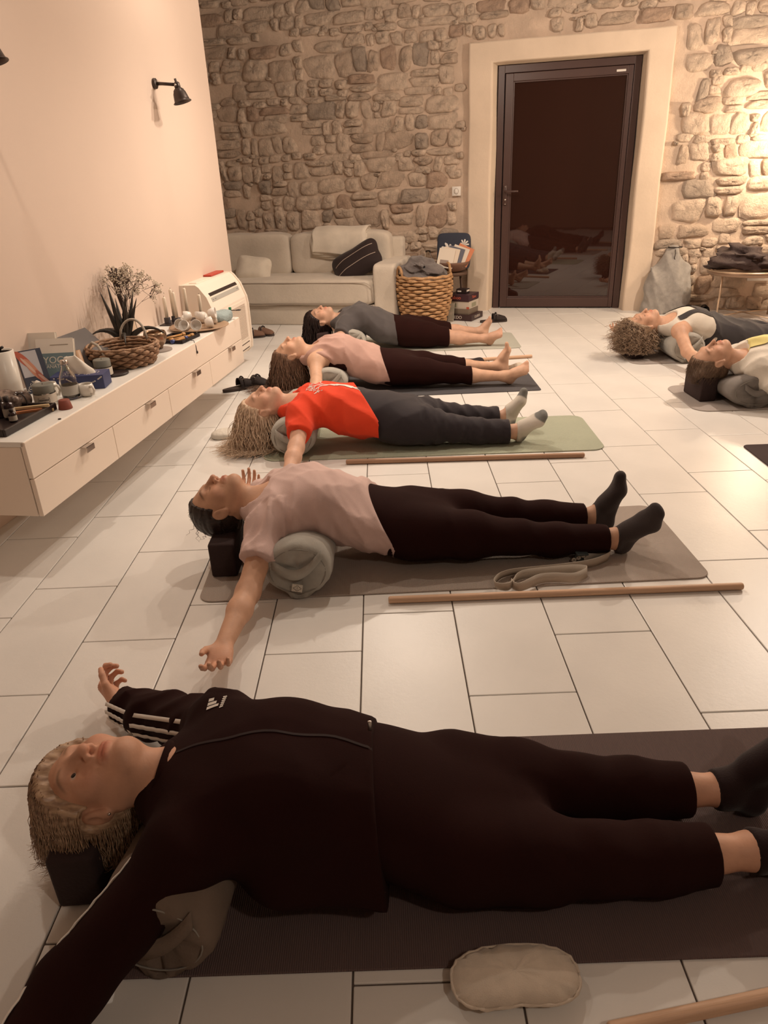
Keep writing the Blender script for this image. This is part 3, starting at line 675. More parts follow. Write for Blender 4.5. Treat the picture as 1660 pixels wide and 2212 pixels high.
        V, F = Fd.mesh(); tp = mk(top['name'], (V, F), top['mat'], t); t['_top'] = 0; del t['_top']
        if top.get('neckband'):
            pass
    # --- trousers
    if bottom:
        rb = bottom.get('res', rc); x1 = bottom['cuff']; Fd = Field(axis_pts([(bottom['waist']-.04, max(x1)+.06, rb)]), axis_pts([(-.33, .33, rb)]), axis_pts([(-.01, .34, rb)]))
        off = bottom.get('off', .006); torso(Fd, J, off=off, k=.06, i0=3, bust=False); legs(Fd, J, off=off, k=.03, kcal=bottom.get('cal'))
        for am, tm, lo, hi in bottom.get('folds', []): Fd.folds(am, tm, lo, hi)
        Fd.plane(A_(-1, 0, -.15), A_(bottom['waist'], 0, .2), .003); Fd.plane(A_(0, 0, -1), A_(0, 0, .002), .002)
        if x1[0] == x1[1]: Fd.plane(A_(1, 0, 0), A_(x1[0], 0, 0), .003)
        else:
            ym = (J['knR'][1]+J['knL'][1])/2; X, Y = Fd.ax[0][:, None, None], Fd.ax[1][None, :, None]; d = np.where(Y < ym, X-x1[0], X-x1[1]); Fd.f = np.maximum(Fd.f, d).astype(np.float32)
        V, F = Fd.mesh(); bt = mk(bottom['name'], (V, F), bottom['mat'], t)
    # --- socks
    if feet:
        for sd in 'RL':
            q = J['foot'+sd]; lo = np.minimum(np.minimum(J['an'+sd], q['heel']), q['toe'])-.07; hi = np.maximum(np.maximum(J['an'+sd], q['heel']), q['toe'])+.07; lo[2] = -.012; rf = feet.get('res', rc*.8)
            Fd = Field(*[axis_pts([(lo[i], hi[i], rf)]) for i in range(3)]); cx = feet['from'] if not isinstance(feet['from'], tuple) else feet['from']['RL'.index(sd)]
            foot_prims(Fd, J['an'+sd], q['heel'], q['ball'], q['toe'], q['out'], J['fs'], off=.004); K_ = J['kn'+sd]; Fd.cone(J['an'+sd]*.75+K_*.25, J['an'+sd], J['ar']+.002, J['ar'], .02, off=.004)
            Fd.plane(A_(-1, 0, 0), A_(cx, 0, 0), .003); Fd.plane(A_(0, 0, -1), A_(0, 0, .001), .002)
            V, F = Fd.mesh()
            if not feet.get('tip'): mk('sock', (V, F), feet['mat'], t)
            else:
                v = np.asarray(V); d1 = np.clip((.050-np.linalg.norm(v-q['toe'], axis=1))/.005, 0, 1); d2 = np.clip((.040-np.linalg.norm(v-q['heel']-A_(.008, 0, 0), axis=1))/.005, 0, 1); w_ = np.maximum(d1, d2)[:, None]
                mk('sock', (V, F), feet['mat'], t, cols=np.array(feet['base'])*(1-w_)+np.array(feet['tip'])*w_)
    return t
def kid(t, n): return [c for c in t.children if c.name.split('.')[0] == n]
m_black = cloth('black_jersey', (.017, .0032, .0022), b=.15, sheen=.0, rough=.95)
m_navy = cloth('navy_trouser', (.030, .024, .028), b=.2)
R_ = lambda J, dx: J
X3 = [(1, .1, .2), (.6, .6, .2), (.9, -.4, .3)]
# ---------- foreground woman in the black track jacket
J1 = skeleton(th=-16, ph=14, hc=A_(-.640, -.005, .222), shR=A_(-.435, -.165, .195), elR=A_(-.605, -.33, .085), wrR=A_(-.70, -.54, .05), elL=A_(-.655, .345, .085), wrL=A_(-.775, .435, .055), hdL=(-.62, .75, .05), hnL=(.70, .50, .65), hkL=dict(curl=(.95, 1.0, 1.05, 1.1), fold=.9, spread=.03), ur=.052, fr=.042,
    knR=A_(.36, -.115, .078), knL=A_(.36, .07, .078), anR=A_(.665, -.095, .062), anL=A_(.675, .062, .062), hr=.088, kr=.060, cr=.057, hip=.105,
    footR=dict(heel=A_(.735, -.095, .034), ball=A_(.80, -.14, .145), toe=A_(.815, -.155, .205), out=A_(.35, -.9, -.2)), footL=dict(heel=A_(.74, .06, .034), ball=A_(.815, .095, .145), toe=A_(.835, .11, .205), out=A_(.35, .9, -.2)),
    T=[(A_(-.46, 0, .205), .085, .58), (A_(-.39, 0, .208), .135, .56), (A_(-.28, 0, .212), .148, .64), (A_(-.16, 0, .188), .146, .66), (A_(-.05, 0, .142), .145, .64), (A_(.06, 0, .098), .150, .56), (A_(.13, 0, .094), .146, .54)], bust=(-.27, .075, .262, .072, .040), hipz=.093)
hair1 = M('hair_ash_blond', (.52, .355, .23), rough=.42, col2=(.28, .17, .105), vscale=40, stretch=(.6, 3, 3))
p1 = person('woman in black track jacket with white sleeve stripes, lying nearest the camera', (.03, 1.09), J1, (.60, .33, .22), (.0032, .010),
    dict(mat=hair1, line=(.62, .028), cap=.022, nape=-.09, ears=True, seed=3, n=4200, len=.14, lift=.05, pull=(-.12, 0, -1), wave=.003, rad=.00105, rand=.06, zmin=.06, k=11, splay=.25),
    dict(name='track_jacket', mat=m_black, hem=-.075, sleeve=1.93, off=.014, res=.007, loose=[(A_(-.24, -.10, .115), A_(-.02, -.10, .10), .115)], hemn=(1, 0, .1), neck=(.050, A_(-.548, 0, .262)), folds=[(.0035, fold_terms(5, 4, 60, [(.5, 1, .3), (-.5, 1, .3)]), (-1, .18, 0), (-.4, .7, .4)), (.0022, fold_terms(6, 4, 40), (-.5, -.4, 0), (0, .4, .5))]),
    dict(name='leggings', mat=m_black, waist=-.11, cuff=(.585, .60), off=.008, res=.008, cal=.046, folds=[(.0015, fold_terms(9, 3, 55), (.2, -.3, 0), (.5, .3, .3))]),
    dict(mat=cloth('black_sock', (.016, .006, .006), b=.3), res=.006, **{'from': (.662, .655)}), brow=(.22, .13, .08), open_eyes=True)
jk = kid(p1, 'track_jacket')[0]
# sleeve stripes, collar, zip, logo
def along_arm(J, sd, ang, off, n=34, t0=.0, t1=1.9):
    S, E, W = J['sh'+sd], J['el'+sd], J['wr'+sd]; out = []
    for i in range(n):
        t = t0+(t1-t0)*i/(n-1)
        if t < 1: c = S+(E-S)*t; d = E-S; r = J['ur']+(J['fr']+.004-J['ur'])*t
        else: c = E+(W-E)*(t-1); d = W-E; r = J['fr']+.004+(J['wr']+.006-J['fr']-.004)*(t-1)
        d = d/np.linalg.norm(d); a = np.cross(d, A_(0, 0, 1)); a /= np.linalg.norm(a); b = np.cross(a, d); nn = a*sin(ang)+b*cos(ang); out.append((c+nn*(r+.0165+off+.0012*sin(i*2.3)), np.cross(nn, d)))
    return out
for sd, sg in (('L', 1), ('R', -1)):
    for q in range(3):
        pth = along_arm(J1, sd, (-.95-.42*q) if sd == 'L' else (.75+.42*q), .0, t0=.06)
        mk('sleeve_stripe', ribbon([p for p, a in pth], .010, .002, [tuple(a) for p, a in pth]), WHITE_INK, jk)
cr = [(-.505+.018*cos(a), .072*sin(a), .222+.058*cos(a)) for a in np.linspace(-2.6, 2.6, 30)]
mk('collar', ribbon(cr, .036, .006, (-.80, 0, .35)), m_black, jk)
drape(jk, [([(-.475+.4*i/20, .004*sin(i*.9)) for i in range(21)], .006, .006)], M('zip_tape', (.016, .004, .003), rough=.8), 'zip', jk, off=.002)
mk('zip_pull', box(-.004, .004, -.003, .003, -.012, .012, .002), m_steel, jk, loc=(-.085, 0, .335))
lg = [([(-.452+.012*i, .125-.010*i), (-.452+.012*i+.016+.004*i, .125-.010*i+.0)], .008, .008) for i in range(0)]
lg = [([(-.440, .150), (-.428, .150)], .009, .009), ([(-.440, .138), (-.420, .138)], .009, .009), ([(-.440, .126), (-.413, .126)], .009, .009)]
lg += [([(-.408, .112+.008*i), (-.400, .114+.008*i)], .005, .005) for i in range(6)]
drape(jk, lg, WHITE_INK, 'chest_logo', jk, off=.002)
mk('stud_earring', lathe([(.0005, -.003), (.003, -.001), (.003, .001), (.0005, .003)], 10), m_steel, p1, loc=tuple(J1['hc']+headR(J1)@A_(.004, -.084, -.046)))

# ---------- woman in the pale pink t-shirt
J2 = skeleton(th=-22, ph=3, elR=A_(-.475, -.40, .085), wrR=A_(-.512, -.655, .055), hdR=(.05, -1, .06), hnR=(.05, .25, 1), hkR=dict(curl=(.34, .40, .44, .48), spread=.12, thumb=.3, fold=1.0), wrL=A_(-.625, .44, .05), elL=A_(-.60, .33, .09), hdL=(.12, 1, .30), hnL=(0, -.3, 1), hkL=dict(curl=(.5, .5, .5, .5), spread=.2),
    anR=A_(.815, -.085, .062), anL=A_(.80, .105, .062), fs=1.05,
    footR=dict(heel=A_(.858, -.075, .036), ball=A_(.925, -.13, .150), toe=A_(.942, -.158, .208), out=A_(.45, -.85, -.2)), footL=dict(heel=A_(.845, .105, .036), ball=A_(.885, .10, .175), toe=A_(.885, .095, .24), out=A_(.25, .95, -.1)))
m_pinkT = cloth('pale_pink_cotton', (.60, .425, .385), b=.2)
hair2 = M('hair_dark_brown', (.035, .018, .013), rough=.42, col2=(.012, .006, .005), vscale=60, stretch=(.5, 4, 3))
tf = [(1, .5, .2), (1, -.6, .3), (.3, 1, .2)]
p2 = person('woman in pale pink t-shirt and dark socks, hand open on the tiles', (0, 2.42), J2, (.56, .32, .21), (.0038, .010),
    dict(mat=hair2, line=(.50, .016), cap=.008, nape=-.10, seed=5, n=36, len=.05, lift=.5, wave=.006, rad=.0009, rand=.5, bulk=[((-.09, 0, .02), (.045, .05, .05))], zmin=.09),
    dict(name='t_shirt', mat=m_pinkT, hem=-.035, sleeve=.56, off=.014, res=.0068, hemn=(1, 0, .55), neck=(.080, A_(-.50, 0, .285)), loose=[(A_(-.12, -.03, .16), A_(-.10, .03, .16), .15)], folds=[(.0045, fold_terms(15, 4, 48, tf), (-.6, -.4, 0), (0, .4, .5)), (.003, fold_terms(18, 4, 90, [(1, .3, .5)]), (-.2, -.3, .0), (0, .3, .4)), (.004, fold_terms(19, 3, 90, [(1, -.5, .2)]), (-.6, -.4, .0), (-.36, -.14, .4))]),
    dict(name='leggings', mat=m_black, waist=-.08, cuff=(.80, .765), off=.007, res=.008, cal=.044, folds=[(.0016, fold_terms(29, 3, 60), (.2, -.3, 0), (.9, .3, .3))]),
    dict(mat=cloth('charcoal_sock', (.045, .034, .033), b=.35), res=.006, **{'from': (.828, .80)}), brow=(.06, .03, .02))

# ---------- woman in the red t-shirt
J3 = skeleton(elL=A_(-.56, .37, .09), wrL=A_(-.67, .54, .05), hdL=(-.4, 1, 0), th=-14, ph=5, hc=A_(-.645, 0, .215), elR=A_(-.445, -.36, .11), wrR=A_(-.47, -.58, .05), hdR=(-.05, -1, 0), anR=A_(.655, -.115, .062), anL=A_(.635, .115, .062), knR=A_(.36, -.105, .088), knL=A_(.36, .11, .088), shR=A_(-.43, -.155, .20), shL=A_(-.43, .16, .20),
    footR=dict(heel=A_(.70, -.10, .036), ball=A_(.785, -.135, .125), toe=A_(.815, -.145, .160), out=A_(.3, -.92, -.15)), footL=dict(heel=A_(.68, .115, .036), ball=A_(.745, .13, .15), toe=A_(.765, .14, .205), out=A_(.3, .92, -.15)),
    T=[(A_(-.46, 0, .205), .09, .58), (A_(-.39, 0, .208), .138, .56), (A_(-.28, 0, .212), .148, .60), (A_(-.16, 0, .190), .145, .64), (A_(-.06, 0, .158), .143, .68), (A_(.04, 0, .130), .160, .66), (A_(.12, 0, .118), .152, .62)], bust=(-.29, .075, .252, .07, .036), hr=.098)
hair3 = M('hair_blond', (.72, .55, .40), rough=.42, col2=(.48, .33, .225), vscale=45, stretch=(2, 3, .5))
m_redT = cloth('red_cotton', (.72, .060, .022), b=.18, sheen=.05)
p3 = person('woman in bright red t-shirt and white socks with long blond hair', (0, 3.68), J3, (.62, .37, .26), (.0055, .012),
    dict(mat=hair3, line=(.5, .018), cap=.014, nape=-.10, ears=True, seed=8, n=2200, len=.27, lift=.55, pull=(-.02, -.10, -1), wave=.009, rad=.0021, rand=.15, zmin=.014, k=16),
    dict(name='t_shirt', mat=m_redT, hem=-.095, sleeve=.60, off=.015, res=.008, hemn=(1, .25, .45), neck=(.072, A_(-.515, 0, .275)), loose=[(A_(-.15, -.05, .15), A_(-.13, .03, .16), .15)], folds=[(.0045, fold_terms(35, 4, 45, tf), (-.6, -.4, 0), (0, .4, .5))]),
    dict(name='trousers', mat=m_navy, waist=-.14, cuff=(.645, .625), off=.012, res=.009, cal=.052, folds=[(.0024, fold_terms(39, 4, 105, [(1, .15, .2), (1, -.3, .1)]), (.18, -.3, 0), (.62, .3, .3)), (.003, fold_terms(37, 3, 50), (-.1, -.3, 0), (.25, .3, .3))]),
    dict(mat=M('white_sport_sock', (.62, .57, .50), rough=.9, bump=.4, bscale=300, attr=True, dist=.003), base=(.62, .57, .50), tip=(.19, .19, .18), res=.0055, **{'from': (.682, .66)}), brow=(.25, .15, .09))
s3 = kid(p3, 't_shirt')[0]
rr = random.Random(4)
tree = [([(-.245, .02), (-.205, .028), (-.17, .018)], .020, .034), ([(-.17, .018), (-.135, .028), (-.10, .02)], .012, .006), ([(-.17, .018), (-.14, .0), (-.12, -.008)], .010, .005), ([(-.245, .02), (-.275, .028)], .016, .012)]
def branch(x, y, a, l, w, n):
    x2, y2 = x+l*cos(a), y+l*sin(a); tree.append(([(x, y), (x2, y2)], w, w*.7))
    if n:
        for da in (rr.uniform(.25, .6), rr.uniform(-.6, -.25)): branch(x2, y2, a+da, l*rr.uniform(.68, .85), w*.68, n-1)
    else:
        for _ in range(3):
            q = (x2+rr.uniform(-.012, .012), y2+rr.uniform(-.012, .012)); tree.append(([q, (q[0]+.005, q[1]+.002)], .004, .004))
for a in (pi-.5, pi, pi+.5): branch(-.275, .028, a, .035, .007, 3)
tree = [([(x*1.15+.03, y*1.2-.035) for x, y in pl], a*1.2, b*1.2) for pl, a, b in tree]
drape(s3, tree, WHITE_INK, 'tree_print', s3, off=.0025)

# ---------- woman in the dusty pink tank top
J4 = skeleton(th=-20, ph=2, hc=A_(-.62, 0, .235), elR=A_(-.43, -.36, .12), wrR=A_(-.44, -.58, .06), anR=A_(.80, -.135, .06), anL=A_(.785, .13, .06), knR=A_(.46, -.115, .085), knL=A_(.46, .12, .085), cr=.05, shR=A_(-.44, -.155, .215), ur=.044, fr=.036,
    footR=dict(heel=A_(.84, -.125, .034), ball=A_(.925, -.16, .105), toe=A_(.965, -.175, .145), out=A_(.25, -.75, -.6)), footL=dict(heel=A_(.845, .14, .034), ball=A_(.868, .16, .165), toe=A_(.86, .165, .235), out=A_(.2, .96, -.1)))
hair4 = M('hair_brown', (.24, .14, .09), rough=.45, col2=(.11, .06, .04), vscale=45, stretch=(2, 3, .5))
m_dusty = cloth('dusty_pink_jersey', (.50, .31, .26), b=.15)
p4 = person('woman in dusty pink tank top with bare feet on the dark mat', (0, 4.82), J4, (.62, .38, .26), (.006, .013),
    dict(mat=hair4, line=(.5, .018), cap=.012, nape=-.10, seed=12, n=1700, len=.34, lift=.35, pull=(-.0, -.06, -1), wave=.010, rad=.0024, rand=.10, zmin=.014, k=16),
    dict(name='tank_top', mat=m_dusty, hem=.0, sleeve=0, off=.013, res=.008, hemn=(1, 0, .35), neck=(.085, A_(-.50, 0, .29)), arm_cut=(.03, .045, -.035), arm_r=(.10, .07, .075), loose=[(A_(-.10, -.04, .15), A_(-.05, -.02, .13), .16)], folds=[(.004, fold_terms(45, 4, 60, [(.2, 1, .3), (-.3, 1, .2)]), (-.6, -.4, 0), (-.25, .4, .5)), (.004, fold_terms(46, 4, 40, tf), (-.25, -.4, 0), (.05, .4, .5))]),
    dict(name='leggings', mat=m_black, waist=-.05, cuff=(.585, .57), off=.006, res=.009), None, brow=(.12, .07, .05), toes=True)
mk('bra_band', tube([(-.385, -.125, .205), (-.33, -.128, .19), (-.27, -.125, .18), (-.20, -.115, .165), (-.15, -.10, .155)], [.02, .036, .04, .036, .02], 12), m_black, p4)

# ---------- woman in the grey t-shirt by the sofa
J5 = skeleton(th=-8, ph=16, hc=A_(-.635, 0, .245), elR=A_(-.49, -.35, .11), wrR=A_(-.51, -.57, .05), anR=A_(.70, -.135, .06), anL=A_(.70, .155, .06), knR=A_(.38, -.13, .088), knL=A_(.38, .13, .088), hr=.105, cr=.056, kr=.062,
    footR=dict(heel=A_(.75, -.13, .034), ball=A_(.815, -.18, .10), toe=A_(.845, -.20, .135), out=A_(.2, -.8, -.5)), footL=dict(heel=A_(.745, .16, .034), ball=A_(.785, .18, .135), toe=A_(.795, .185, .185), out=A_(.2, .96, -.1)), bust=(-.30, .075, .292, .073, .045))
m_greyT = cloth('charcoal_cotton', (.085, .075, .075), b=.2)
p5 = person('woman in charcoal t-shirt and black capri leggings in front of the sofa', (.13, 6.02), J5, (.55, .33, .23), (.0065, .014),
    dict(mat=M('hair_black', (.018, .007, .006), rough=.45, col2=(.009, .004, .004), vscale=50), line=(.75, .026), cap=.018, nape=-.10, seed=14, n=500, len=.20, lift=.2, pull=(-.05, 0, -1), wave=.004, rad=.005, rand=.08, zmin=.06),
    dict(name='t_shirt', mat=m_greyT, hem=-.02, sleeve=.50, off=.015, res=.009, hemn=(1, 0, .12), neck=(.07, A_(-.51, 0, .28)), loose=[(A_(-.10, -.05, .14), A_(-.05, -.02, .12), .15)], folds=[(.004, fold_terms(55, 4, 45, tf), (-.6, -.4, 0), (0, .4, .5))]),
    dict(name='leggings', mat=m_black, waist=-.06, cuff=(.415, .455), off=.010, res=.010), None, brow=(.03, .015, .01), open_eyes=True, toes=True)
s5 = kid(p5, 't_shirt')[0]
drape(s5, [([(-.36+.03*i, .05-.01*(i % 3)), (-.345+.03*i, .03+.012*(i % 2))], .008, .008) for i in range(6)]+[([(-.35, .0), (-.20, -.01)], .004, .004), ([(-.33, .03), (-.22, .025)], .004, .004)], M('faded_print', (.22, .19, .18), rough=.8), 'shirt_print', s5, off=.0025)

# ---------- curly-haired woman in white top and dark dungarees
J6 = skeleton(th=-14, ph=8, hc=A_(-.64, 0, .235), elR=A_(-.44, -.36, .11), wrR=A_(-.40, -.60, .05), shR=A_(-.43, -.165, .21), ur=.046)
m_whiteT = cloth('white_ribbed_cotton', (.66, .60, .52), b=.25, bs=200)
m_dung = cloth('dark_dungaree', (.045, .040, .042), b=.25)
hair6 = M('hair_curly_blond', (.46, .33, .225), rough=.45, col2=(.20, .125, .08), vscale=45)
p6 = person('woman with curly hair in white top under dark dungarees', (2.55, 5.3), J6, (.58, .34, .23), (.006, .013),
    dict(mat=hair6, line=(.55, .020), cap=.022, nape=-.10, ears=False, seed=21, n=2000, len=.15, lift=1.1, pull=(-.30, 0, -.75), wave=.013, wfreq=2.6, rad=.0017, rand=.35, zmin=.05, k=22),
    dict(name='vest_top', mat=m_whiteT, hem=-.16, sleeve=0, off=.010, res=.008, neck=(.088, A_(-.49, 0, .29)), arm_cut=(.01, .04, -.02), arm_r=(.085, .065, .09), folds=[(.002, fold_terms(65, 3, 50), (-.6, -.4, 0), (0, .4, .5))]),
    dict(name='dungarees', mat=m_dung, waist=-.225, cuff=(.78, .78), off=.020, res=.009, cal=.055, folds=[(.005, fold_terms(66, 4, 45, tf), (-.3, -.4, 0), (.9, .4, .5))]),
    None, brow=(.2, .12, .08))
d6 = kid(p6, 'dungarees')[0]
v6 = kid(p6, 'vest_top')[0]
for sg in (-1, 1):
    pth = [(-.43, sg*.115), (-.36, sg*.105), (-.29, sg*.10), (-.2, sg*.095), (-.16, sg*.09)]
    drape(v6, [(pth, .042, .05)], m_dung, 'strap', d6, off=.007)
drape(v6, [([(-.235, -.10), (-.235, .10)], .12, .12)], m_dung, 'bib', d6, off=.008)

# ---------- woman in white jumper and yellow scarf at the right edge
J7 = skeleton(th=-20, ph=4, elL=A_(-.30, .36, .09), wrL=A_(-.08, .42, .05), hdL=(1, .2, 0), hc=A_(-.655, 0, .238), elR=A_(-.30, -.36, .09), wrR=A_(-.12, -.50, .05), hdR=(1, -.6, 0), ur=.055, fr=.045)
m_jump = cloth('cream_knit', (.66, .60, .52), b=.35, bs=220)
hair7 = M('hair_light_brown', (.22, .14, .09), rough=.42, col2=(.12, .07, .045), vscale=60, stretch=(.6, 4, 3))
p7 = person('woman in cream jumper and pale yellow scarf at the right edge', (2.6, 4.2), J7, (.60, .35, .24), (.0055, .013),
    dict(mat=hair7, line=(.42, .012), cap=.009, nape=-.10, seed=25, n=900, len=.055, lift=.0, pull=(-.15, 0, -.35), wave=.001, rad=.0008, rand=.03, bulk=[((-.09, 0, -.03), (.05, .05, .05))], zmin=.1),
    dict(name='jumper', mat=m_jump, hem=.0, sleeve=1.75, off=.022, res=.008, neck=(.085, A_(-.535, 0, .29)), folds=[(.007, fold_terms(75, 4, 42, [(.3, .5, 1), (.6, 1, .3)]), (-.6, -.6, 0), (0, .4, .5))]),
    dict(name='leggings', mat=m_black, waist=-.08, cuff=(.80, .80), off=.008, res=.010), None, brow=(.2, .12, .08))
j7 = kid(p7, 'jumper')[0]
drape(j7, [([(-.45, .02), (-.38, .0), (-.25, -.01), (-.1, -.01)], .12, .22)], cloth('yellow_scarf', (.72, .62, .25), b=.2), 'scarf', p7, off=.008)
# ================================================================ YOGA PROPS
def yoga_mat(label, x0, x1, y0, y1, m, rz=0, th=.006, r=.05):
    w_, h_ = x1-x0, y1-y0
    o = mk('yoga_mat', prism(rrect(w_, h_, r), .0005, th, .0015, 1), m, smooth=False, loc=((x0+x1)/2, (y0+y1)/2, 0), rot=(0, 0, rz)); return tag(o, label, 'yoga mat', 'yoga mats on the tiled floor')
def matmat(n, c, bs=90): return M(n, c, rough=.8, var=.04, vscale=3, bump=.5, bscale=bs, kind='wave', dist=.002, spec=.3)
yoga_mat('grey ribbed yoga mat under the woman in the black track jacket', -.58, 1.30, .825, 1.405, matmat('mat_grey', (.125, .085, .08), 75), .0, r=.02)
yoga_mat('taupe yoga mat under the woman in pale pink', -.68, 1.11, 2.125, 2.725, matmat('mat_taupe', (.40, .335, .29)), radians(1.0))
yoga_mat('sage green yoga mat under the woman in red', -.64, 1.125, 3.43, 4.0, matmat('mat_sage', (.40, .42, .32)), radians(-1.0), r=.07)
yoga_mat('dark slate yoga mat under the woman in the dusty pink tank top', -.72, 1.02, 4.53, 5.10, matmat('mat_slate', (.085, .08, .085)), radians(.4), r=.02)
yoga_mat('pale grey-green yoga mat under the woman in charcoal', -.62, 1.13, 5.79, 6.40, matmat('mat_pale', (.46, .46, .40)), radians(-1.5))
yoga_mat('grey yoga mat under the curly-haired woman', 1.80, 3.60, 5.07, 5.62, matmat('mat_warm_grey', (.40, .35, .32)), radians(-1.5), r=.08)
yoga_mat('grey yoga mat under the woman in the cream jumper', 1.80, 3.60, 3.94, 4.49, matmat('mat_warm_grey', (.40, .35, .32)), radians(-1.5), r=.09)
yoga_mat('empty dark brown yoga mat cut off at the right edge', 1.79, 3.60, 2.80, 3.385, matmat('mat_brown', (.055, .035, .035)), radians(-1.), r=.03)
m_bol = M('bolster_grey', (.36, .34, .30), rough=.9, var=.08, vscale=14, bump=.3, bscale=240, sheen=.2, dist=.003)
m_tagw = M('sewn_tag', (.60, .55, .47), rough=.8)
def bolster(label, x, yn, ln=.62, rx=.118, rz_=.105, sag=.055, yaw=0, tagged=True, m=None):
    t = thing('bolster', label, 'bolster', (x, yn, .0065), yaw, 'bolsters under the backs'); n = 40; V, F = [], []
    prof = [(.02, .022), (.25, .012), (.5, .004), (.74, .001), (.88, .006), (.96, .020), (1.0, .05)]; prof = prof+[(1.0, v) for v in (.12, .2, .27, .33, .4, .46, .52)]+[(1.0, .57), (.96, .60), (.88, .614), (.74, .619), (.4, .61), (.02, .60)]
    for j, (r, y) in enumerate(prof):
        y = y*ln/.62
        for i in range(n):
            a = 2*pi*i/n; s = sin(a); wr = 1+(.012*sin(a*9+j)+.008*sin(a*17+j*2))*(1 if .2 < r < .98 else .2); zz = rz_*r*s*wr
            k = max(0, 1-((y-.31)/.22)**2) if s > 0 else 0
            V.append((rx*r*cos(a)*wr, y+.004*sin(a*7+r*5)*(r < .99)*(r > .2), max(.0, rz_+zz-sag*k*s) if s > -.9 else .001+.02*(1-abs(s))))
    for j in range(len(prof)-1):
        for i in range(n): F.append((j*n+i, j*n+(i+1) % n, (j+1)*n+(i+1) % n, (j+1)*n+i))
    F.append(tuple(range(n-1, -1, -1))); F.append(tuple((len(prof)-1)*n+i for i in range(n)))
    b = mk('cover', (V, F), m or m_bol, t)
    pth = [(-.085+.17*i/12, .0-.012*max(0., sin(pi*i/12))**.6, rz_+.035-.055*sin(pi*i/12)+.03*(i/12)) for i in range(13)]
    mk('carry_handle', ribbon(pth, .035, .003, (0, .25, 1)), m or m_bol, t)
    mk('seam', tube([(rx*.8*cos(a), .002, rz_+rz_*.8*sin(a)) for a in np.linspace(0, 2*pi, 33)], .0018, 5), M('bolster_seam', (.26, .24, .21), rough=.9), t)
    if tagged:
        g = mk('sewn_tag', box(-.018, .018, -.001, .001, -.016, .016, 0), m_tagw, t, smooth=False, loc=(-.005, -.014, rz_-.055), rot=(.15, .2, 0))
        fl_ = [(.011*cos(a)*(1+.25*cos(4*a)), -.0015, .010*sin(a)*(1+.2*cos(4*a))) for a in np.linspace(0, 2*pi, 25)]
        mk('emblem', join(tube(fl_, .0007, 4), tube([(0, -.0015, -.007), (0, -.0015, .006)], .0007, 4)), M('emblem_ink', (.12, .09, .07), rough=.8), g)
    return t
bolster('grey bolster under the woman in the black track jacket', -.45, .822, ln=.47, rx=.115, yaw=radians(-6), m=M('bolster_taupe', (.17, .125, .095), rough=.9, var=.08, vscale=14, bump=.3, bscale=240, dist=.003), tagged=False)
bolster('grey bolster with a white sewn tag under the woman in pale pink', -.318, 2.105)
bolster('grey bolster under the woman in red', -.478, 3.47, rx=.118)
bolster('light grey bolster under the woman in the dusty pink tank top', -.36, 4.54, rx=.125, rz_=.095)
bolster('light grey bolster under the woman in charcoal', -.25, 5.75, rx=.118, rz_=.098)
bolster('grey bolster under the curly-haired woman', 2.17, 5.06, rx=.125)
bolster('darker grey bolster under the woman in the cream jumper', 2.14, 3.97, rx=.165, rz_=.095, tagged=False, m=M('bolster_slate', (.20, .18, .165), rough=.9, var=.08, vscale=14, bump=.3, bscale=240, dist=.003))
m_foam = M('foam_block', (.030, .015, .014), rough=.85, bump=.15, bscale=120, var=.1)
def block(label, x, y, w_=.095, d_=.23, h=.135, rz=0, z=.0065):
    o = mk('yoga_block', box(-w_/2, w_/2, -d_/2, d_/2, 0, h, .010, 3), m_foam, loc=(x, y, z), rot=(0, 0, rz)); return tag(o, label, 'yoga block', 'foam blocks under the heads')
block('dark foam block under the head of the woman in the track jacket', -.655, 1.085, rz=.05)
block('dark foam block under the head of the woman in pale pink', -.61, 2.385, .095, .23, .135)
block('dark foam block under the hair of the woman in red', -.66, 3.70, .09, .22, .10)
block('dark foam block under the hair of the woman in the dusty pink tank top', -.64, 4.83, .09, .22, .12)
block('dark foam block under the head of the woman in charcoal', -.49, 6.0, .095, .22, .15)
block('dark foam block under the curly hair', 1.865, 5.34, .10, .21, .135, rz=.10)
block('dark foam block under the smooth brown hair at the right edge', 1.925, 4.25, .10, .23, .145, rz=.04)
m_wood = M('beech_wood', (.60, .38, .245), rough=.5, var=.12, vscale=9, stretch=(.5, 12, 12), bump=.1, bscale=40)
m_wood2 = M('dark_beech_wood', (.38, .215, .13), rough=.5, var=.12, vscale=9, stretch=(.5, 12, 12))
def stick(label, a, b, r=.0125, m=None):
    a = Vector(a); b = Vector(b); L = (b-a).length; pr = [(r*.55, 0), (r*.85, .002), (r, .006), (r, L/2), (r, L-.006), (r*.85, L-.002), (r*.55, L)]
    o = mk('wooden_stick', xf(lathe(pr, 14), Matrix.Rotation(pi/2, 4, 'Y')), m or m_wood, loc=(a.x, a.y, r+.0005), rot=(0, 0, atan2(b.y-a.y, b.x-a.x))); return tag(o, label, 'stick', 'wooden sticks on the floor')
stick('wooden stick at the bottom right corner in front of the eye pillow', (.33, .705), (1.5, .888), .013)
stick('wooden stick on the tiles in front of the woman in pale pink', (-.015, 2.063), (1.183, 2.063))
stick('darker wooden stick on the tiles in front of the woman in red', (-.208, 3.366), (.982, 3.329), m=m_wood2)
stick('wooden stick behind the feet of the woman in the dusty pink tank top', (-.04, 5.315), (1.136, 5.43))
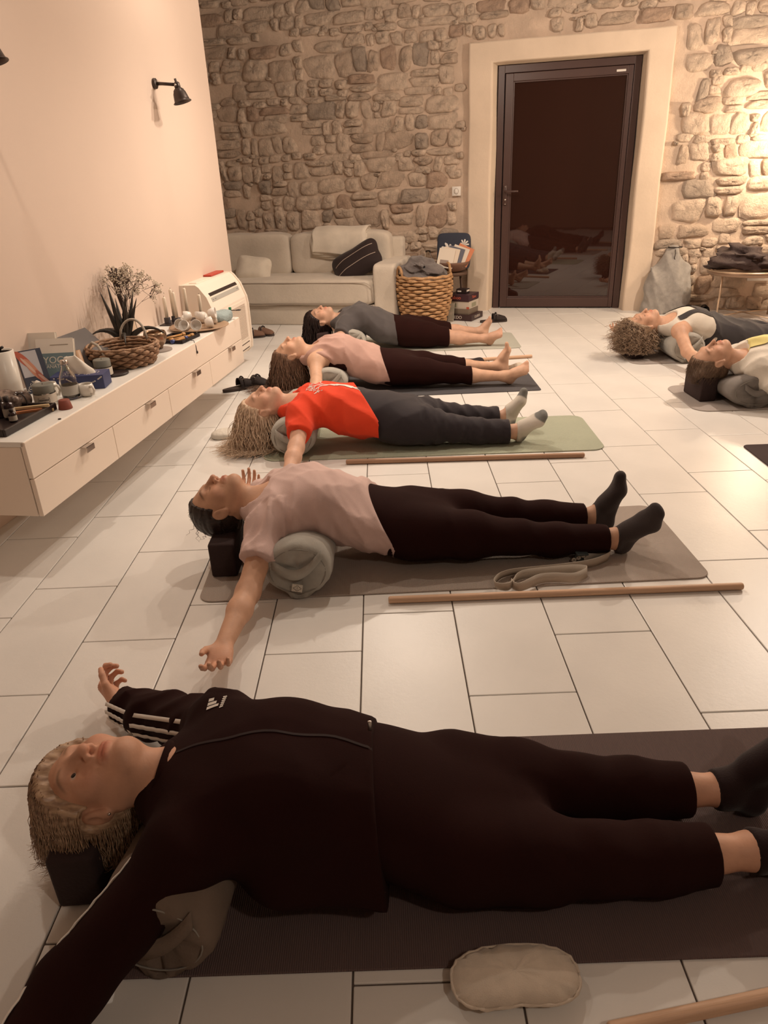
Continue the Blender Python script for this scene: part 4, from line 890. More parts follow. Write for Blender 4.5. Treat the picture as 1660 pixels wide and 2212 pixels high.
# ---- eye pillow in the foreground
m_linen = M('linen', (.62, .52, .42), rough=.95, var=.06, vscale=30, bump=.5, bscale=420, sheen=.3, dist=.002)
def kidney(n=48):
    out = []
    for i in range(n):
        a = 2*pi*i/n; r = 1-.20*math.exp(-((a-1.5*pi)/.45)**2); out.append((.112*cos(a)*(abs(cos(a))**-.15 if abs(cos(a)) > .05 else 1)*r, .058*sin(a)*(abs(sin(a))**-.25 if abs(sin(a)) > .05 else 1)*r))
    return out
def eye_pillow(label, loc, rz, m, sc=1., seed=0):
    t = thing('eye_pillow', label, 'eye pillow', loc, rz); K = kidney(); V, F = [], []; n = len(K); rj = [1.0, .95, .86, .7, .5, .25, .05]
    for top in (1, -1):
        for j, r in enumerate(rj):
            for i, (x, y) in enumerate(K):
                e = (1-r**2.6); h = .021*e**.55; wv = (.004*sin(i*2.6+seed)*(r > .8)+.002*sin(x*90+seed)*sin(y*70))*(1 if r < .99 else 1)
                V.append((x*r*(1+.012*sin(i*1.9)*(r > .9)), y*r*(1+.02*sin(i*1.7)*(r > .9)), .023+(h+wv)*top if top > 0 else max(.001, .023-h*1.05)))
    q = len(rj)
    for tp in range(2):
        for j in range(q-1):
            for i in range(n):
                f = (tp*q*n+j*n+i, tp*q*n+j*n+(i+1) % n, tp*q*n+(j+1)*n+(i+1) % n, tp*q*n+(j+1)*n+i); F.append(f if tp == 0 else f[::-1])
    for tp in range(2): F.append(tuple(tp*q*n+(q-1)*n+i for i in range(n)) if tp == 0 else tuple(tp*q*n+(q-1)*n+n-1-i for i in range(n)))
    for i in range(n): F.append((i, q*n+i, q*n+(i+1) % n, (i+1) % n))
    mk('pillow_body', (V, F), m, t); mk('stitched_edge', tube([(K[i % n][0]*1.01, K[i % n][1]*1.015, .024+.0015*sin(i*2.3)) for i in range(n+1)], [.0028+.0009*sin(i*2.6) for i in range(n+1)], 6), m, t)
    t.scale = (sc, sc, sc); return t
eye_pillow('kidney shaped beige linen eye pillow in the foreground', (.19, .79, .001), radians(2), m_linen)
# ---- strap with buckle
ST = [(.703, 2.283), (.76, 2.318), (.797, 2.325), (.802, 2.300), (.795, 2.282), (.74, 2.243), (.667, 2.222), (.58, 2.212), (.499, 2.205), (.423, 2.198), (.379, 2.176), (.352, 2.135), (.355, 2.110), (.374, 2.098), (.400, 2.098), (.418, 2.125), (.430, 2.155), (.461, 2.179), (.546, 2.192), (.646, 2.200), (.690, 2.190), (.685, 2.17), (.635, 2.135), (.569, 2.150), (.512, 2.146), (.462, 2.108), (.432, 2.090), (.414, 2.105), (.410, 2.13)]
def smooth(P, k=5):
    P = np.array(P, float); n = len(P); t = np.linspace(0, n-1, n*k); Q = np.stack([np.interp(t, range(n), P[:, i]) for i in range(P.shape[1])], 1)
    for _ in range(4): Q[1:-1] = (Q[:-2]+2*Q[1:-1]+Q[2:])/4
    return Q
Q = smooth(ST); sp = thing('yoga_strap', 'beige cotton strap with dark buckle looped on the taupe mat', 'strap', (.56, 2.2, .0065))
lean = [tuple(Vector((.25*sin(i*.09), .45*cos(i*.06), 1)).normalized()) for i in range(len(Q))]
mk('webbing', ribbon([(x-.56, y-2.2, .0185) for x, y in Q], .035, .0022, lean), M('cotton_webbing', (.47, .40, .33), rough=.9, bump=.3, bscale=400, dist=.002), sp)
mk('buckle', join(box(-.022, .022, -.004, .004, 0, .036, .003), box(-.024, .024, -.012, .012, .030, .037, .003)), M('buckle_teal', (.06, .075, .08), rough=.35), sp, loc=(.125, .085, .006), rot=(.3, .15, .3))
mk('webbing_roll', join(*[xf(tube([(.006*cos(a), .0, .006*sin(a)) for a in np.linspace(0, 2*pi, 9)], .004, 6), Matrix.Translation((.016*i, .0, .008+.009*i))) for i in range(3)]), MATS['cotton_webbing'], sp, loc=(.105, .075, .004))
# ---- soft bundles on the floor
def bundle(name, label, cat, loc, sx, sy, sz, m, seed, rz=0, e=.75, noise=.012, fr=38):
    v, f = cushion(sx, sy, sz, e, 14, noise, fr, seed); zm = min(p[2] for p in v); v = [(x, y, max(0, z+sz*.8)) for x, y, z in v]
    o = mk(name, (v, f), m, loc=(loc[0], loc[1], loc[2] if len(loc) > 2 else .0005), rot=(0, 0, rz)); return tag(o, label, cat)
m_wcl = M('white_cotton_cloth', (.62, .57, .50), rough=.9, bump=.5, bscale=60, dist=.01)
m_gcl = M('grey_white_cloth', (.50, .47, .43), rough=.9, col2=(.22, .21, .20), vscale=18, bump=.5, bscale=40, dist=.01)
bundle('crumpled_cloth', 'crumpled white cloth beside the blond hair on the tiles', 'cloth', (-.90, 3.87), .09, .055, .022, m_wcl, 2, .2)
bundle('crumpled_cloth', 'white and grey cloth bundle behind the leggings of the woman in the tank top', 'cloth', (.10, 5.56), .10, .05, .022, m_gcl, 5, .1)
bundle('eye_pillow', 'white eye pillow lying behind the grey cloth bundle', 'eye pillow', (.22, 5.62), .09, .05, .018, m_wcl, 7, .1, noise=.004)
bundle('crumpled_cloth', 'crumpled cream cloth beside the toes of the woman in the tank top', 'cloth', (.93, 5.00, .0065), .075, .05, .032, M('cream_cloth', (.56, .47, .37), rough=.9, bump=.6, bscale=50, dist=.012), 9, -.3, noise=.018)
bundle('fabric_pouch', 'small black pouch beside the stick behind the bare feet', 'pouch', (.66, 5.23), .09, .05, .035, M('black_pouch', (.02, .011, .011), rough=.8, bump=.4, bscale=40), 11)
# ---- footwear
m_sh = M('black_suede', (.022, .014, .013), rough=.8, bump=.2, bscale=150); m_sole = M('dark_sole', (.05, .035, .03), rough=.8)
def sole_pts(L=.26, W=.095, n=40):
    out = []
    for i in range(n):
        a = 2*pi*i/n; x = cos(a); y = sin(a); wd = W/2*(.80+.22*x-.10*(1-x*x)*(1 if y > 0 else .2)); out.append((L/2*np.sign(x)*abs(x)**.8, wd*np.sign(y)*abs(y)**.75))
    return out
def clog(label, loc, rz, group=None, tilt=0):
    t = thing('clog', label, 'shoe', (loc[0], loc[1], .0005), rz, group); mk('sole', prism(sole_pts(), 0, .022, .004, 2), m_sole, t)
    V, F = [], []; n = 14; k = 9
    for j in range(k):
        x = -.01+.135*j/(k-1); wd = .047*(1-.45*max(0, (j-4)/4.)**2.2); hh = (.062-.038*(j/(k-1))**1.3)*(1 if j < k-1 else .55); xx = x*(1 if j < k-1 else .99)
        for i in range(n):
            a = pi*i/(n-1); V.append((xx, wd*cos(a), .020+hh*max(0., sin(a))**.8))
    for j in range(k-1):
        for i in range(n-1): F.append((j*n+i, j*n+i+1, (j+1)*n+i+1, (j+1)*n+i))
    F.append(tuple((k-1)*n+i for i in range(n)))
    u = mk('upper', (V, F), m_sh, t); s = u.modifiers.new('thick', 'SOLIDIFY'); s.thickness = .004
    st = mk('buckle_strap', tube([(.02, .05*cos(a), .026+.060*sin(a)) for a in np.linspace(0, pi, 14)], .006, 6), m_sh, t)
    mk('buckle', tube([(.02+.012*x, -.034, .065+.012*z) for x, z in ((-1, -1), (1, -1), (1, 1), (-1, 1), (-1, -1))], .0017, 5), m_steel, st)
    return t
clog('black buckled clog on the tiles in front of the glass door', (1.06, 6.90), radians(4))
c1 = clog('black slipper nearest the cabinet, behind the blond head', (-1.0, 4.87), radians(35), 'slippers by the cabinet')
c2 = clog('black slipper leaning beside its pair behind the blond head', (-.905, 4.93), radians(-28), 'slippers by the cabinet')
br = M('brown_suede', (.16, .085, .055), rough=.85)
for lb, x, y, a in (('brown slipper on the floor between air conditioner and sofa', -1.12, 6.72, -20), ('brown slipper half hidden beside the air conditioner', -1.20, 6.63, 10)):
    c = clog(lb, (x, y), radians(a), 'brown slippers')
    for ch in c.children:
        if ch.name.startswith('upper'): ch.data.materials[0] = br
clog('black shoe under the round side table by the stone wall', (3.02, 6.82), radians(100), 'shoes under the side table'); clog('second black shoe under the side table, behind the first', (2.88, 6.85), radians(70), 'shoes under the side table')
# ================================================================ FURNITURE BY THE BACK WALL
m_sofa = M('sofa_cotton', (.60, .52, .43), rough=.92, var=.05, vscale=5, bump=.35, bscale=30, kind='musgrave', sheen=.2, dist=.012)
sf = thing('sofa', 'cream fabric sofa with loose back cushions against the stone wall', 'sofa', tuple(bw(-2.6, 6.72)), BROT)
def sc(name, x0, x1, y0, y1, z0, z1, e=.22, noise=.006, seed=1, par=None, fr=9, bulge=0):
    v, f = cushion((x1-x0)/2, (y1-y0)/2, (z1-z0)/2, e, 20, noise, fr, seed); return mk(name, (v, f), m_sofa, par or sf, loc=((x0+x1)/2, (y0+y1)/2, (z0+z1)/2))
mk('base', box(-.98, 1.04, .03, .86, .0, .19, .012), m_sofa, sf)
sc('seat_cushion', -.96, .86, -.01, .62, .185, .43, .20, .006, 3)
sc('back_cushion', -.95, -.135, .50, .74, .40, .815, .28, .008, 4); sc('back_cushion', -.135, .905, .50, .74, .40, .815, .28, .008, 6)
mk('back_frame', box(-1.02, 1.0, .70, .84, .15, .74, .03, 3), m_sofa, sf)
sc('armrest', .85, 1.065, .0, .84, .02, .56, .14, .004, 7); sc('armrest', -1.14, -.95, .0, .84, .02, .56, .14, .004, 8)
mk('piping', tube([(-.9, -.012, .40), (.78, -.012, .40), (.842, -.008, .37), (.85, -.008, .24), (.80, -.010, .205), (-.9, -.010, .205)], .0035, 6), M('piping_shade', (.40, .33, .27), rough=.9), sf)
# folded blanket, cushions
m_blk = M('cream_blanket', (.66, .58, .48), rough=.95, var=.05, vscale=12, bump=.4, bscale=160, sheen=.3, dist=.004)
bl = thing('folded_blanket', 'folded cream blanket lying over the top of the sofa back', 'blanket', tuple(bw(-2.21, 7.29, .60)), BROT)
for k in range(4):
    P = [(-.0, -.075-.014*k, -.02+.018*k), (-.0, -.08-.014*k, .10), (0, -.055-.012*k, .185+.009*k), (0, -.02, .214+.013*k), (0, .05, .219+.013*k), (0, .11, .21+.013*k)]; Qs = smooth(P, 4)
    V, F = [], []; n = len(Q_ := Qs)
    for i in range(15):
        x = -.29+.58*i/14+(.012*k if i == 0 else 0)
        for (a, b, c) in Q_: V.append((x+.02*(c-.1)+.006*sin(c*40+k), b+.004*sin(x*22+k*2), c+.005*sin(x*14+k)-.05*(i/14)*(c < .05)))
    for i in range(14):
        for j in range(n-1): F.append((i*n+j, (i+1)*n+j, (i+1)*n+j+1, i*n+j+1))
    o = mk('blanket_layer', (V, F), m_blk, bl); s = o.modifiers.new('t', 'SOLIDIFY'); s.thickness = .010; s.offset = 0
cu = thing('cushion', 'dark brown cushion with thin pale stripes leaning on the sofa arm', 'cushion', tuple(bw(-1.985, 7.06, .545)), BROT, rot=(radians(62), radians(-27), BROT))
cov = mk('cover', cushion(.25, .15, .075, .5, 18, .004, 12, 5, pinch=.35), M('brown_velvet', (.022, .011, .010), rough=.85, sheen=.1), cu)
for dx in (-.045, .05): drape(cov, [([(-.21, dx-.02), (-.1, dx), (.05, dx+.01), (.22, dx+.02)], .006, .006)], M('pale_stripe', (.42, .33, .27), rough=.8), 'stripe', cu, off=.002)
cu = thing('cushion', 'small cream cushion at the left end of the sofa', 'cushion', tuple(bw(-3.05, 7.02, .50)), BROT, rot=(radians(62), radians(8), BROT+.15))
mk('cover', cushion(.17, .125, .065, .5, 16, .004, 12, 9, pinch=.3), m_blk, cu)
# ---- big basket with grey blanket
m_rattan = M('rattan', (.47, .27, .13), rough=.6, var=.2, vscale=30, bump=.3, bscale=80)
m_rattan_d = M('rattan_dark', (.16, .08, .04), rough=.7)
bk = thing('wicker_basket', 'large round woven rattan basket beside the sofa', 'basket', (.412, 6.98, 0))
def brad(z): return .183+.070*sin(min(1, z/.44)*pi*.62)
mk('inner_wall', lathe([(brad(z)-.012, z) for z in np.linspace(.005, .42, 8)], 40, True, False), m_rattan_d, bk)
nst = 24; rows = 15
for r in range(rows):
    z = .016+.0285*r; R0 = brad(z); pts, rad = [], []
    for i in range(nst*6+1):
        a = 2*pi*i/(nst*6); w = cos(nst/2*a+pi*(r % 2)); pts.append(((R0+.008*w)*cos(a), (R0+.008*w)*sin(a), z+.003*sin(a*3+r))); rad.append(.0135+.0025*w)
    mk('weave_row', tube(pts, rad, 6, False), m_rattan, bk)
mk('rim', tube([((brad(.44)+.004)*cos(a), (brad(.44)+.004)*sin(a), .443+.004*sin(a*12)) for a in np.linspace(0, 2*pi, 61)], .014, 8, False), m_rattan, bk)
for s in (0, 1):
    a0 = .35+pi*s; mk('handle', tube([(brad(.44)*cos(a0+d), brad(.44)*sin(a0+d), .42+.11*sqrt(max(0, 1-(d/.26)**2))) for d in np.linspace(-.26, .26, 13)], .013, 8), m_rattan, bk)
bm_ = M('grey_fleece', (.125, .105, .10), rough=.95, var=.2, vscale=14, sheen=.3, bump=.4, bscale=50, dist=.01)
Fd = Field(axis_pts([(-.28, .28, .0075)]), axis_pts([(-.28, .28, .0075)]), axis_pts([(.25, .68, .0075)]))
for (x, y, z, a, b, c) in ((0, 0, .40, .21, .21, .10), (-.10, -.02, .50, .12, .13, .06), (-.03, .06, .55, .13, .10, .06), (.07, -.07, .47, .10, .10, .07), (-.15, -.10, .45, .07, .07, .05), (.12, .06, .46, .09, .09, .06)): Fd.ell((x, y, z), (a, b, c), None, .03)
for i in range(10):
    a = i*.9; Fd.cone((.14*cos(a)-.03, .14*sin(a), .44+.05*sin(i*2)), (.13*cos(a+1.2)-.05, .13*sin(a+1.2), .50+.05*cos(i*1.7)), .032, .026, .014)
Fd.folds(.011, fold_terms(77, 5, 85)); o = mk('fleece_blanket', Fd.mesh(), bm_, None, loc=(.412, 6.98, .0)); tag(o, 'crumpled dark grey fleece blanket heaped in the rattan basket', 'blanket')
# ---- small stool with bowl of magazines behind the basket
stl = thing('stool', 'small dark wooden stool behind the rattan basket', 'stool', (.70, 7.24, 0)); mk('seat', lathe([(.13, .40), (.145, .405), (.145, .43), (.13, .435)], 28), M('dark_wood', (.10, .055, .035), rough=.6), stl)
for k in range(3): mk('leg', tube([(.09*cos(k*2.1+.4), .09*sin(k*2.1+.4), .41), (.13*cos(k*2.1+.4), .13*sin(k*2.1+.4), 0)], .012, 8), MATS['dark_wood'], stl)
bo = mk('bowl', lathe([(.07, .0), (.12, .02), (.155, .07), (.165, .095), (.158, .095), (.145, .068), (.11, .028), (.0, .015)], 32, True, False), M('brown_leather', (.16, .08, .05), rough=.6), loc=(.70, 7.20, .436)); tag(bo, 'brown leather bowl of magazines on the stool', 'bowl')
m_paper = M('magazine_paper', (.62, .54, .45), rough=.6); mgcol = [(.62, .54, .45), (.60, .50, .40), (.10, .10, .13), (.58, .50, .42), (.50, .18, .09)]
for k, c in enumerate(mgcol):
    t = thing('magazine', ['white magazine lying rearmost in the leather bowl', 'cream magazine with pale cover in the leather bowl', 'dark blue-striped magazine in the middle of the bowl', 'white magazine with dark print in the bowl', 'red-edged magazine at the right of the bowl'][k], 'magazine', (.63+.042*k, 7.13+.012*k, .565+.004*k), rot=(radians(52), radians(8+4*k), radians(-12)), group='magazines in the bowl')
    mk('pages', box(-.075, .075, -.10, .10, -.004, .004, .001), m_paper, t, smooth=False); mk('cover', box(-.076, .076, -.101, .101, .004, .0055, 0), M('mag%d' % k, c, rough=.45), t, smooth=False)
    mk('printed_block', box(-.05, .03, -.07, -.02, .0055, .0062, 0), M('mag_ink%d' % k, (c[0]*.4, c[1]*.35, c[2]*.35), rough=.5), t, smooth=False)
# ---- patterned board with white flowers leaning on the wall
fb = thing('canvas_bag', 'dark blue canvas bag printed with white flowers against the stone wall', 'bag', (.72, 7.36, .44), rot=(radians(-14), 0, BROT))
mk('bag_body', cushion(.16, .045, .165, .25, 12, .004, 12, 3), M('navy_canvas', (.035, .04, .06), rough=.85), fb, loc=(0, 0, .165))
def flower(cx, cz, r, n=9):
    V, F = [(cx, -.049, cz)], []
    for i in range(n):
        a = 2*pi*i/n
        for da, rr_ in ((-.26, .55), (-.17, .9), (0, 1.), (.17, .9), (.26, .55)): V.append((cx+r*rr_*cos(a+da), -.047, cz+r*rr_*sin(a+da)))
        b = 1+5*i; F += [(0, b, b+1, b+2), (0, b+2, b+3, b+4)]
    return V, F
mk('printed_flower', flower(-.035, .17, .085), WHITE_INK, fb, smooth=False); mk('printed_flower', flower(.105, .22, .05), WHITE_INK, fb, smooth=False); mk('printed_flower', flower(.115, .10, .04), WHITE_INK, fb, smooth=False)
mk('flower_eye', lathe([(.016, 0), (.016, .001)], 12), MATS['navy_canvas'], fb, loc=(-.035, -.05, .17), rot=(pi/2, 0, 0))
m_glass = M('clear_glass', (.93, .90, .85), rough=.02, trans=1., ior=1.42)
gl = thing('glass_carafe', 'tall clear glass carafe behind the grey fleece blanket', 'carafe', (.47, 7.27, .40)); mk('glass_body', lathe([(.045, 0), (.055, .02), (.055, .12), (.03, .19), (.022, .21), (.026, .23), (.022, .228), (.018, .205), (.026, .185), (.05, .12), (.05, .02), (.0, .008)], 28, True, False), m_glass, gl)
cs = mk('storage_cube', join(box(-.14, .14, -.10, .10, 0, .38, .008), box(-.145, .145, -.105, .105, .38, .40, .006)), MATS['dark_wood'], loc=(.44, 7.30, 0), rot=(0, 0, BROT)); tag(cs, 'dark wooden side cube standing behind the rattan basket', 'side table')
# ---- stack of board games
def gbox(label, z, w_, d_, h, c, txt=None, tc=(.7, .6, .5), x=.80, y=7.16, rz=0, size=.04, side=None):
    t = thing('game_box', label, 'game box', (x, y, z), rz+radians(-31), 'board games stacked beside the door'); m = M('game_'+label[:14], c, rough=.45)
    mk('box_base', box(-w_/2+.002, w_/2-.002, -d_/2+.002, d_/2-.002, 0, h*.5, .001), m, t, smooth=False); mk('box_lid', box(-w_/2, w_/2, -d_/2, d_/2, h*.12, h, .002), m, t, smooth=False)
    if txt:
        mt = M('ink_'+txt, tc, rough=.6); text('title', txt, size, mt, t, (-.03, -d_/2-.0008, h*.55), (pi/2, 0, 0)); text('title', txt, size*.8, mt, t, (w_/2+.0008, 0, h*.55), (pi/2, 0, pi/2))
    return t
gbox('black and red detective board game at the bottom of the stack', .0005, .30, .27, .055, (.045, .022, .022), 'CLUEDO', (.62, .54, .47), size=.04)
gbox('grey-brown game box second from the bottom of the stack', .056, .22, .22, .052, (.20, .155, .115), None)
g3 = gbox('white game box in the middle of the stack', .1085, .225, .22, .068, (.55, .48, .40), None)
mk('printed_picture', join(box(-.09, -.02, -.1108, -.110, .015, .05, 0), box(.1126, .1132, -.05, .05, .012, .05, 0)), M('green_print', (.30, .29, .20), rough=.6), g3, smooth=False); mk('red_corner', box(.085, .113, -.1112, -.110, .0, .02, 0), M('red_print', (.45, .09, .05), rough=.6), g3, smooth=False)
gbox('dark purple word game box under the small black box', .177, .225, .235, .062, (.05, .022, .030), 'Taboo', (.55, .12, .07), size=.045)
gs = gbox('small black card game box on top of the stack', .2395, .105, .08, .045, (.022, .014, .014), None, x=.795, y=7.14); mk('label_strip', join(box(-.04, .0, -.0408, -.040, .018, .03, 0), box(.0528, .0534, -.03, .03, .02, .036, 0)), WHITE_INK, gs, smooth=False)
lc = mk('leaning_card', box(-.03, .03, -.004, .004, 0, .17, .001), M('card_white', (.6, .53, .45), rough=.7, col2=(.35, .36, .30), vscale=20), smooth=False, loc=(.665, 7.03, .001), rot=(radians(-9), 0, radians(-28))); tag(lc, 'narrow white card leaning between basket and game stack', 'card')
# ================================================================ RIGHT HAND CORNER
m_bag = M('grey_drawstring', (.30, .275, .25), rough=.9, var=.12, vscale=20, bump=.35, bscale=90, sheen=.2, dist=.006)
db = thing('drawstring_bag', 'grey drawstring bag standing against the stone wall right of the door', 'bag', (2.72, 7.02, 0), BROT)
Fd = Field(axis_pts([(-.30, .30, .011)]), axis_pts([(-.22, .26, .011)]), axis_pts([(-.01, .64, .011)]))
Fd.cone((0, 0, .05), (.0, .02, .22), .215, .20, .03, flat=((0, 1, 0), .55)); Fd.cone((0, .02, .22), (.02, .05, .40), .20, .145, .04, flat=((0, 1, 0), .58)); Fd.cone((.02, .05, .40), (.035, .075, .53), .145, .062, .04, flat=((0, 1, 0), .6))
Fd.plane(A_(0, 0, -1), A_(0, 0, .0), .01); Fd.folds(.010, fold_terms(81, 4, 34, [(1, .2, .35), (.8, .2, -.6)])); mk('bag_body', Fd.mesh(), m_bag, db)
mk('drawstring', tube([(.035+.060*cos(a), .07+.036*sin(a), .585) for a in np.linspace(0, 2*pi, 30)], .006, 6), m_dark, db); mk('cord_end', tube([(.03, .005, .57), (.035, -.012, .54), (.028, -.02, .50), (.04, -.02, .47)], .0035, 6), m_dark, db)
m_gold = M('champagne_metal', (.62, .47, .34), rough=.35, metal=.8)
TX, TY = 3.28, 6.62
rt = thing('side_table', 'round metal tray side table with thin legs by the stone wall', 'side table', (TX, TY, 0)); mk('tray_top', lathe([(.0, .388), (.335, .388), (.345, .392), (.352, .425), (.346, .425), (.338, .396), (.0, .394)], 48, False, False), M('tray_metal', (.30, .2, .14), rough=.4, metal=.5), rt)
mk('tray_rim', tube([(.35*cos(a), .35*sin(a), .426) for a in np.linspace(0, 2*pi, 61)], .007, 8, False), m_gold, rt)
for k in range(4):
    a = radians(200+90*k); mk('leg', tube([(.30*cos(a), .30*sin(a), .40), (.30*cos(a), .30*sin(a), .0)], .008, 8), m_gold, rt)
    mk('stretcher', tube([(.30*cos(a), .30*sin(a), .04), (0, 0, .05)], .006, 6), m_gold, rt)
Fd = Field(axis_pts([(-.40, .40, .014)]), axis_pts([(-.32, .32, .014)]), axis_pts([(.0, .26, .014)]))
for (x, y, z, a, b, c) in ((-.10, 0, .07, .22, .20, .08), (.08, -.03, .05, .22, .18, .05), (-.14, .03, .13, .12, .13, .07), (.24, .05, .06, .10, .12, .06), (-.22, -.05, .08, .13, .10, .04), (-.05, -.06, .15, .08, .07, .04), (.05, .06, .13, .07, .08, .04), (.12, -.10, .09, .09, .06, .04), (-.30, .0, .05, .07, .08, .03)): Fd.ell((x, y, z), (a, b, c), None, .04)
Fd.plane(A_(0, 0, -1), A_(0, 0, .001), .005); Fd.folds(.016, fold_terms(91, 5, 55)); o = mk('coat', Fd.mesh(), M('dark_coat', (.035, .018, .016), rough=.75, bump=.3, bscale=60, sheen=.1), loc=(TX-.02, TY, .427)); tag(o, 'dark coat heaped on the round metal side table', 'coat')
# ================================================================ CABINET ALONG THE LEFT WALL AND WHAT STANDS ON IT
m_lac = M('white_lacquer', (.86, .74, .63), rough=.42, spec=.4)
m_top = M('white_worktop', (.80, .77, .72), rough=.3, spec=.5)
m_gap = M('shadow_gap', (.06, .04, .035), rough=.9)
ZT, ZB, CF, A0, A1 = .505, .212, -1.63, 2.20, 4.60
cab = thing('wall_cabinet', 'long white wall-hung cabinet with four drawers below the wall lamps', 'cabinet', (0, 0, 0), LROT)
mk('carcass', box(WL+.001, CF-.022, A0, A1, ZB, ZT-.02, .003), m_lac, cab, smooth=False)
mk('top_panel', box(WL+.001, CF-.004, A0, A1, ZT-.02, ZT, .003), m_top, cab, smooth=False)
mk('gap_shade', box(CF-.03, CF-.019, A0+.01, A1-.01, ZB+.01, ZT-.025, 0), m_gap, cab, smooth=False)  # dark sheet behind the fronts: shade of the gaps put in as colour
ZM = .362
mk('upper_front', box(CF-.018, CF, A0, A1, ZM+.002, ZT-.002, .002), m_lac, cab, smooth=False)
for k in range(4):
    a = A0+.6*k; d = mk('drawer', box(CF-.018, CF, a+.0015, a+.5985, ZB, ZM-.002, .002), m_lac, cab, smooth=False)
    ac = a+(.36 if k else .36); mk('handle', join(box(CF-.004, CF+.026, ac-.03, ac+.03, ZM-.0015, ZM+.001, 0), box(CF+.024, CF+.026, ac-.03, ac+.03, ZM-.022, ZM+.001, 0)), m_steel, d, smooth=False)
def on(name, label, cat, c, a, rz=0, z=ZT, group=None, rot=None):
    return thing(name, label, cat, tuple(lw(c, a, z+.0005)), LROT+rz, group, rot)
m_wglz = M('white_glaze', (.74, .69, .62), rough=.25, var=.03, vscale=12)
# black tray with little bottles
tr = on('serving_tray', 'black rectangular tray with small bottles at the near end of the cabinet', 'tray', -1.835, 2.42, .0)
m_blkl = M('black_lacquer', (.02, .012, .011), rough=.35)
mk('tray_base', box(-.10, .10, -.165, .165, 0, .008, .003), m_blkl, tr, smooth=False)
mk('tray_rim', join(box(-.105, -.095, -.17, .17, 0, .028, .003), box(.095, .105, -.17, .17, 0, .028, .003), box(-.095, .095, -.17, -.16, 0, .028, .003), box(-.095, .095, .16, .17, 0, .028, .003)), m_blkl, tr, smooth=False)
m_amb = M('dark_bottle_glass', (.025, .013, .013), rough=.12, spec=.6); m_navyb = M('navy_bottle', (.03, .03, .07), rough=.3)
def vial(label, c, a, r, h, m, capm, lab=False, z=ZT+.008, cap=True):
    t = on('bottle', label, 'bottle', c, a, z=z, group='bottles on the black tray'); mk('bottle_body', lathe([(r*.9, 0), (r, .004), (r, h*.62), (r*.85, h*.70), (r*.42, h*.76), (r*.42, h*.84), (.0, h*.84)], 20, True, False), m, t)
    if cap: mk('cap', lathe([(r*.50, h*.80), (r*.52, h*.81), (r*.52, h), (r*.45, h*1.01)], 16), capm, t)
    if lab: mk('label', lathe([(r*1.02, h*.12), (r*1.02, h*.5)], 20, False, False), M('bottle_label', (.5, .44, .36), rough=.7), t)
vial('tall navy bottle standing at the left of the black tray', -1.865, 2.345, .030, .125, m_navyb, m_navyb)
vial('amber dropper bottle with pale label behind the navy bottle', -1.835, 2.44, .022, .088, m_amb, m_dark, True)
vial('small dark bottle at the back of the black tray', -1.88, 2.46, .020, .080, m_amb, m_dark)
vial('small dark vial near the front of the tray', -1.80, 2.405, .015, .05, m_amb, m_dark, True)
vial('clear glass bottle behind the tray at the left edge of the photo', -1.955, 2.42, .030, .16, m_glass, m_white, z=ZT)
for k, (c, a, z_, rz_, l, lb) in enumerate(((-1.79, 2.50, .030, 1.15, .15, 'pale wood incense stick lying across the tray corner, uppermost'), (-1.80, 2.48, .018, 1.0, .13, 'orange-brown incense stick under the pale one'), (-1.775, 2.545, .003, 1.25, .10, 'short pale wood stick poking out under the others'))):
    o = mk('incense_stick', box(-l/2, l/2, -.006, .006, 0, .011, .002), [M('palo_wood', (.50, .36, .20), rough=.7), M('palo_orange', (.45, .17, .07), rough=.7), MATS['palo_wood']][k] if k != 2 else M('palo_wood', (.5, .36, .2)), loc=tuple(lw(c, a, ZT+z_)), rot=(0, 0, LROT-rz_+pi/2)); tag(o, lb, 'incense', 'wood sticks on the tray')
pb = on('plastic_bag', 'crumpled clear plastic bag with dark cable behind the black tray', 'bag', -1.93, 2.60); v, f = cushion(.06, .07, .04, .8, 12, .014, 60, 3); mk('bag_film', ([(x, y, max(0, z+.032)) for x, y, z in v], f), M('plastic_film', (.35, .26, .21), rough=.15, col2=(.04, .025, .022), vscale=40), pb)
mk('cable', tube([(.05+.03*cos(a), -.02+.02*a/3, .02+.045*sin(a)) for a in np.linspace(-.6, 3.4, 18)], .003, 6), m_dark, pb)
# canister, books
cn = on('canister', 'white cylindrical canister with dark open top at the left edge', 'canister', -1.975, 2.665)
mk('canister_wall', lathe([(.052, 0), (.053, .003), (.053, .22), (.050, .222), (.047, .22), (.047, .02), (.0, .015)], 36, True, False), m_wglz, cn); mk('dark_lining', lathe([(.0465, .19), (.0465, .214)], 30, True, False), m_dark, cn); mk('cable_tip', tube([(-.01, .0, .20), (0, .01, .23), (.015, .005, .235)], .006, 6), m_dark, cn)
def book(label, c, a, w_, h, th, rz, tilt, cov, z=ZT, page=True):
    t = on('book', label, 'book', c, a, rz, z, 'books leaning on the left wall'); t.rotation_euler = (radians(-tilt), 0, LROT+rz)
    mk('pages', box(-w_/2+.003, w_/2-.002, .002, th-.002, .003, h-.003, 0), M('book_pages', (.62, .55, .46), rough=.8), t, smooth=False)
    mk('cover', join(box(-w_/2, w_/2, 0, .002, 0, h, 0), box(-w_/2, w_/2, th-.002, th, 0, h, 0), box(-w_/2, -w_/2+.002, .002, th-.002, 0, h, 0)), cov, t, smooth=False); return t
m_bw = M('white_book', (.68, .62, .55), rough=.5)
b2 = book('white and teal anatomy book with the large title facing the room', -1.925, 2.925, .165, .215, .022, radians(12), 22, m_bw)
mk('teal_panel', box(-.0815, .0815, -.0007, 0, .01, .15, 0), M('teal_print', (.14, .20, .22), rough=.5), b2, smooth=False)
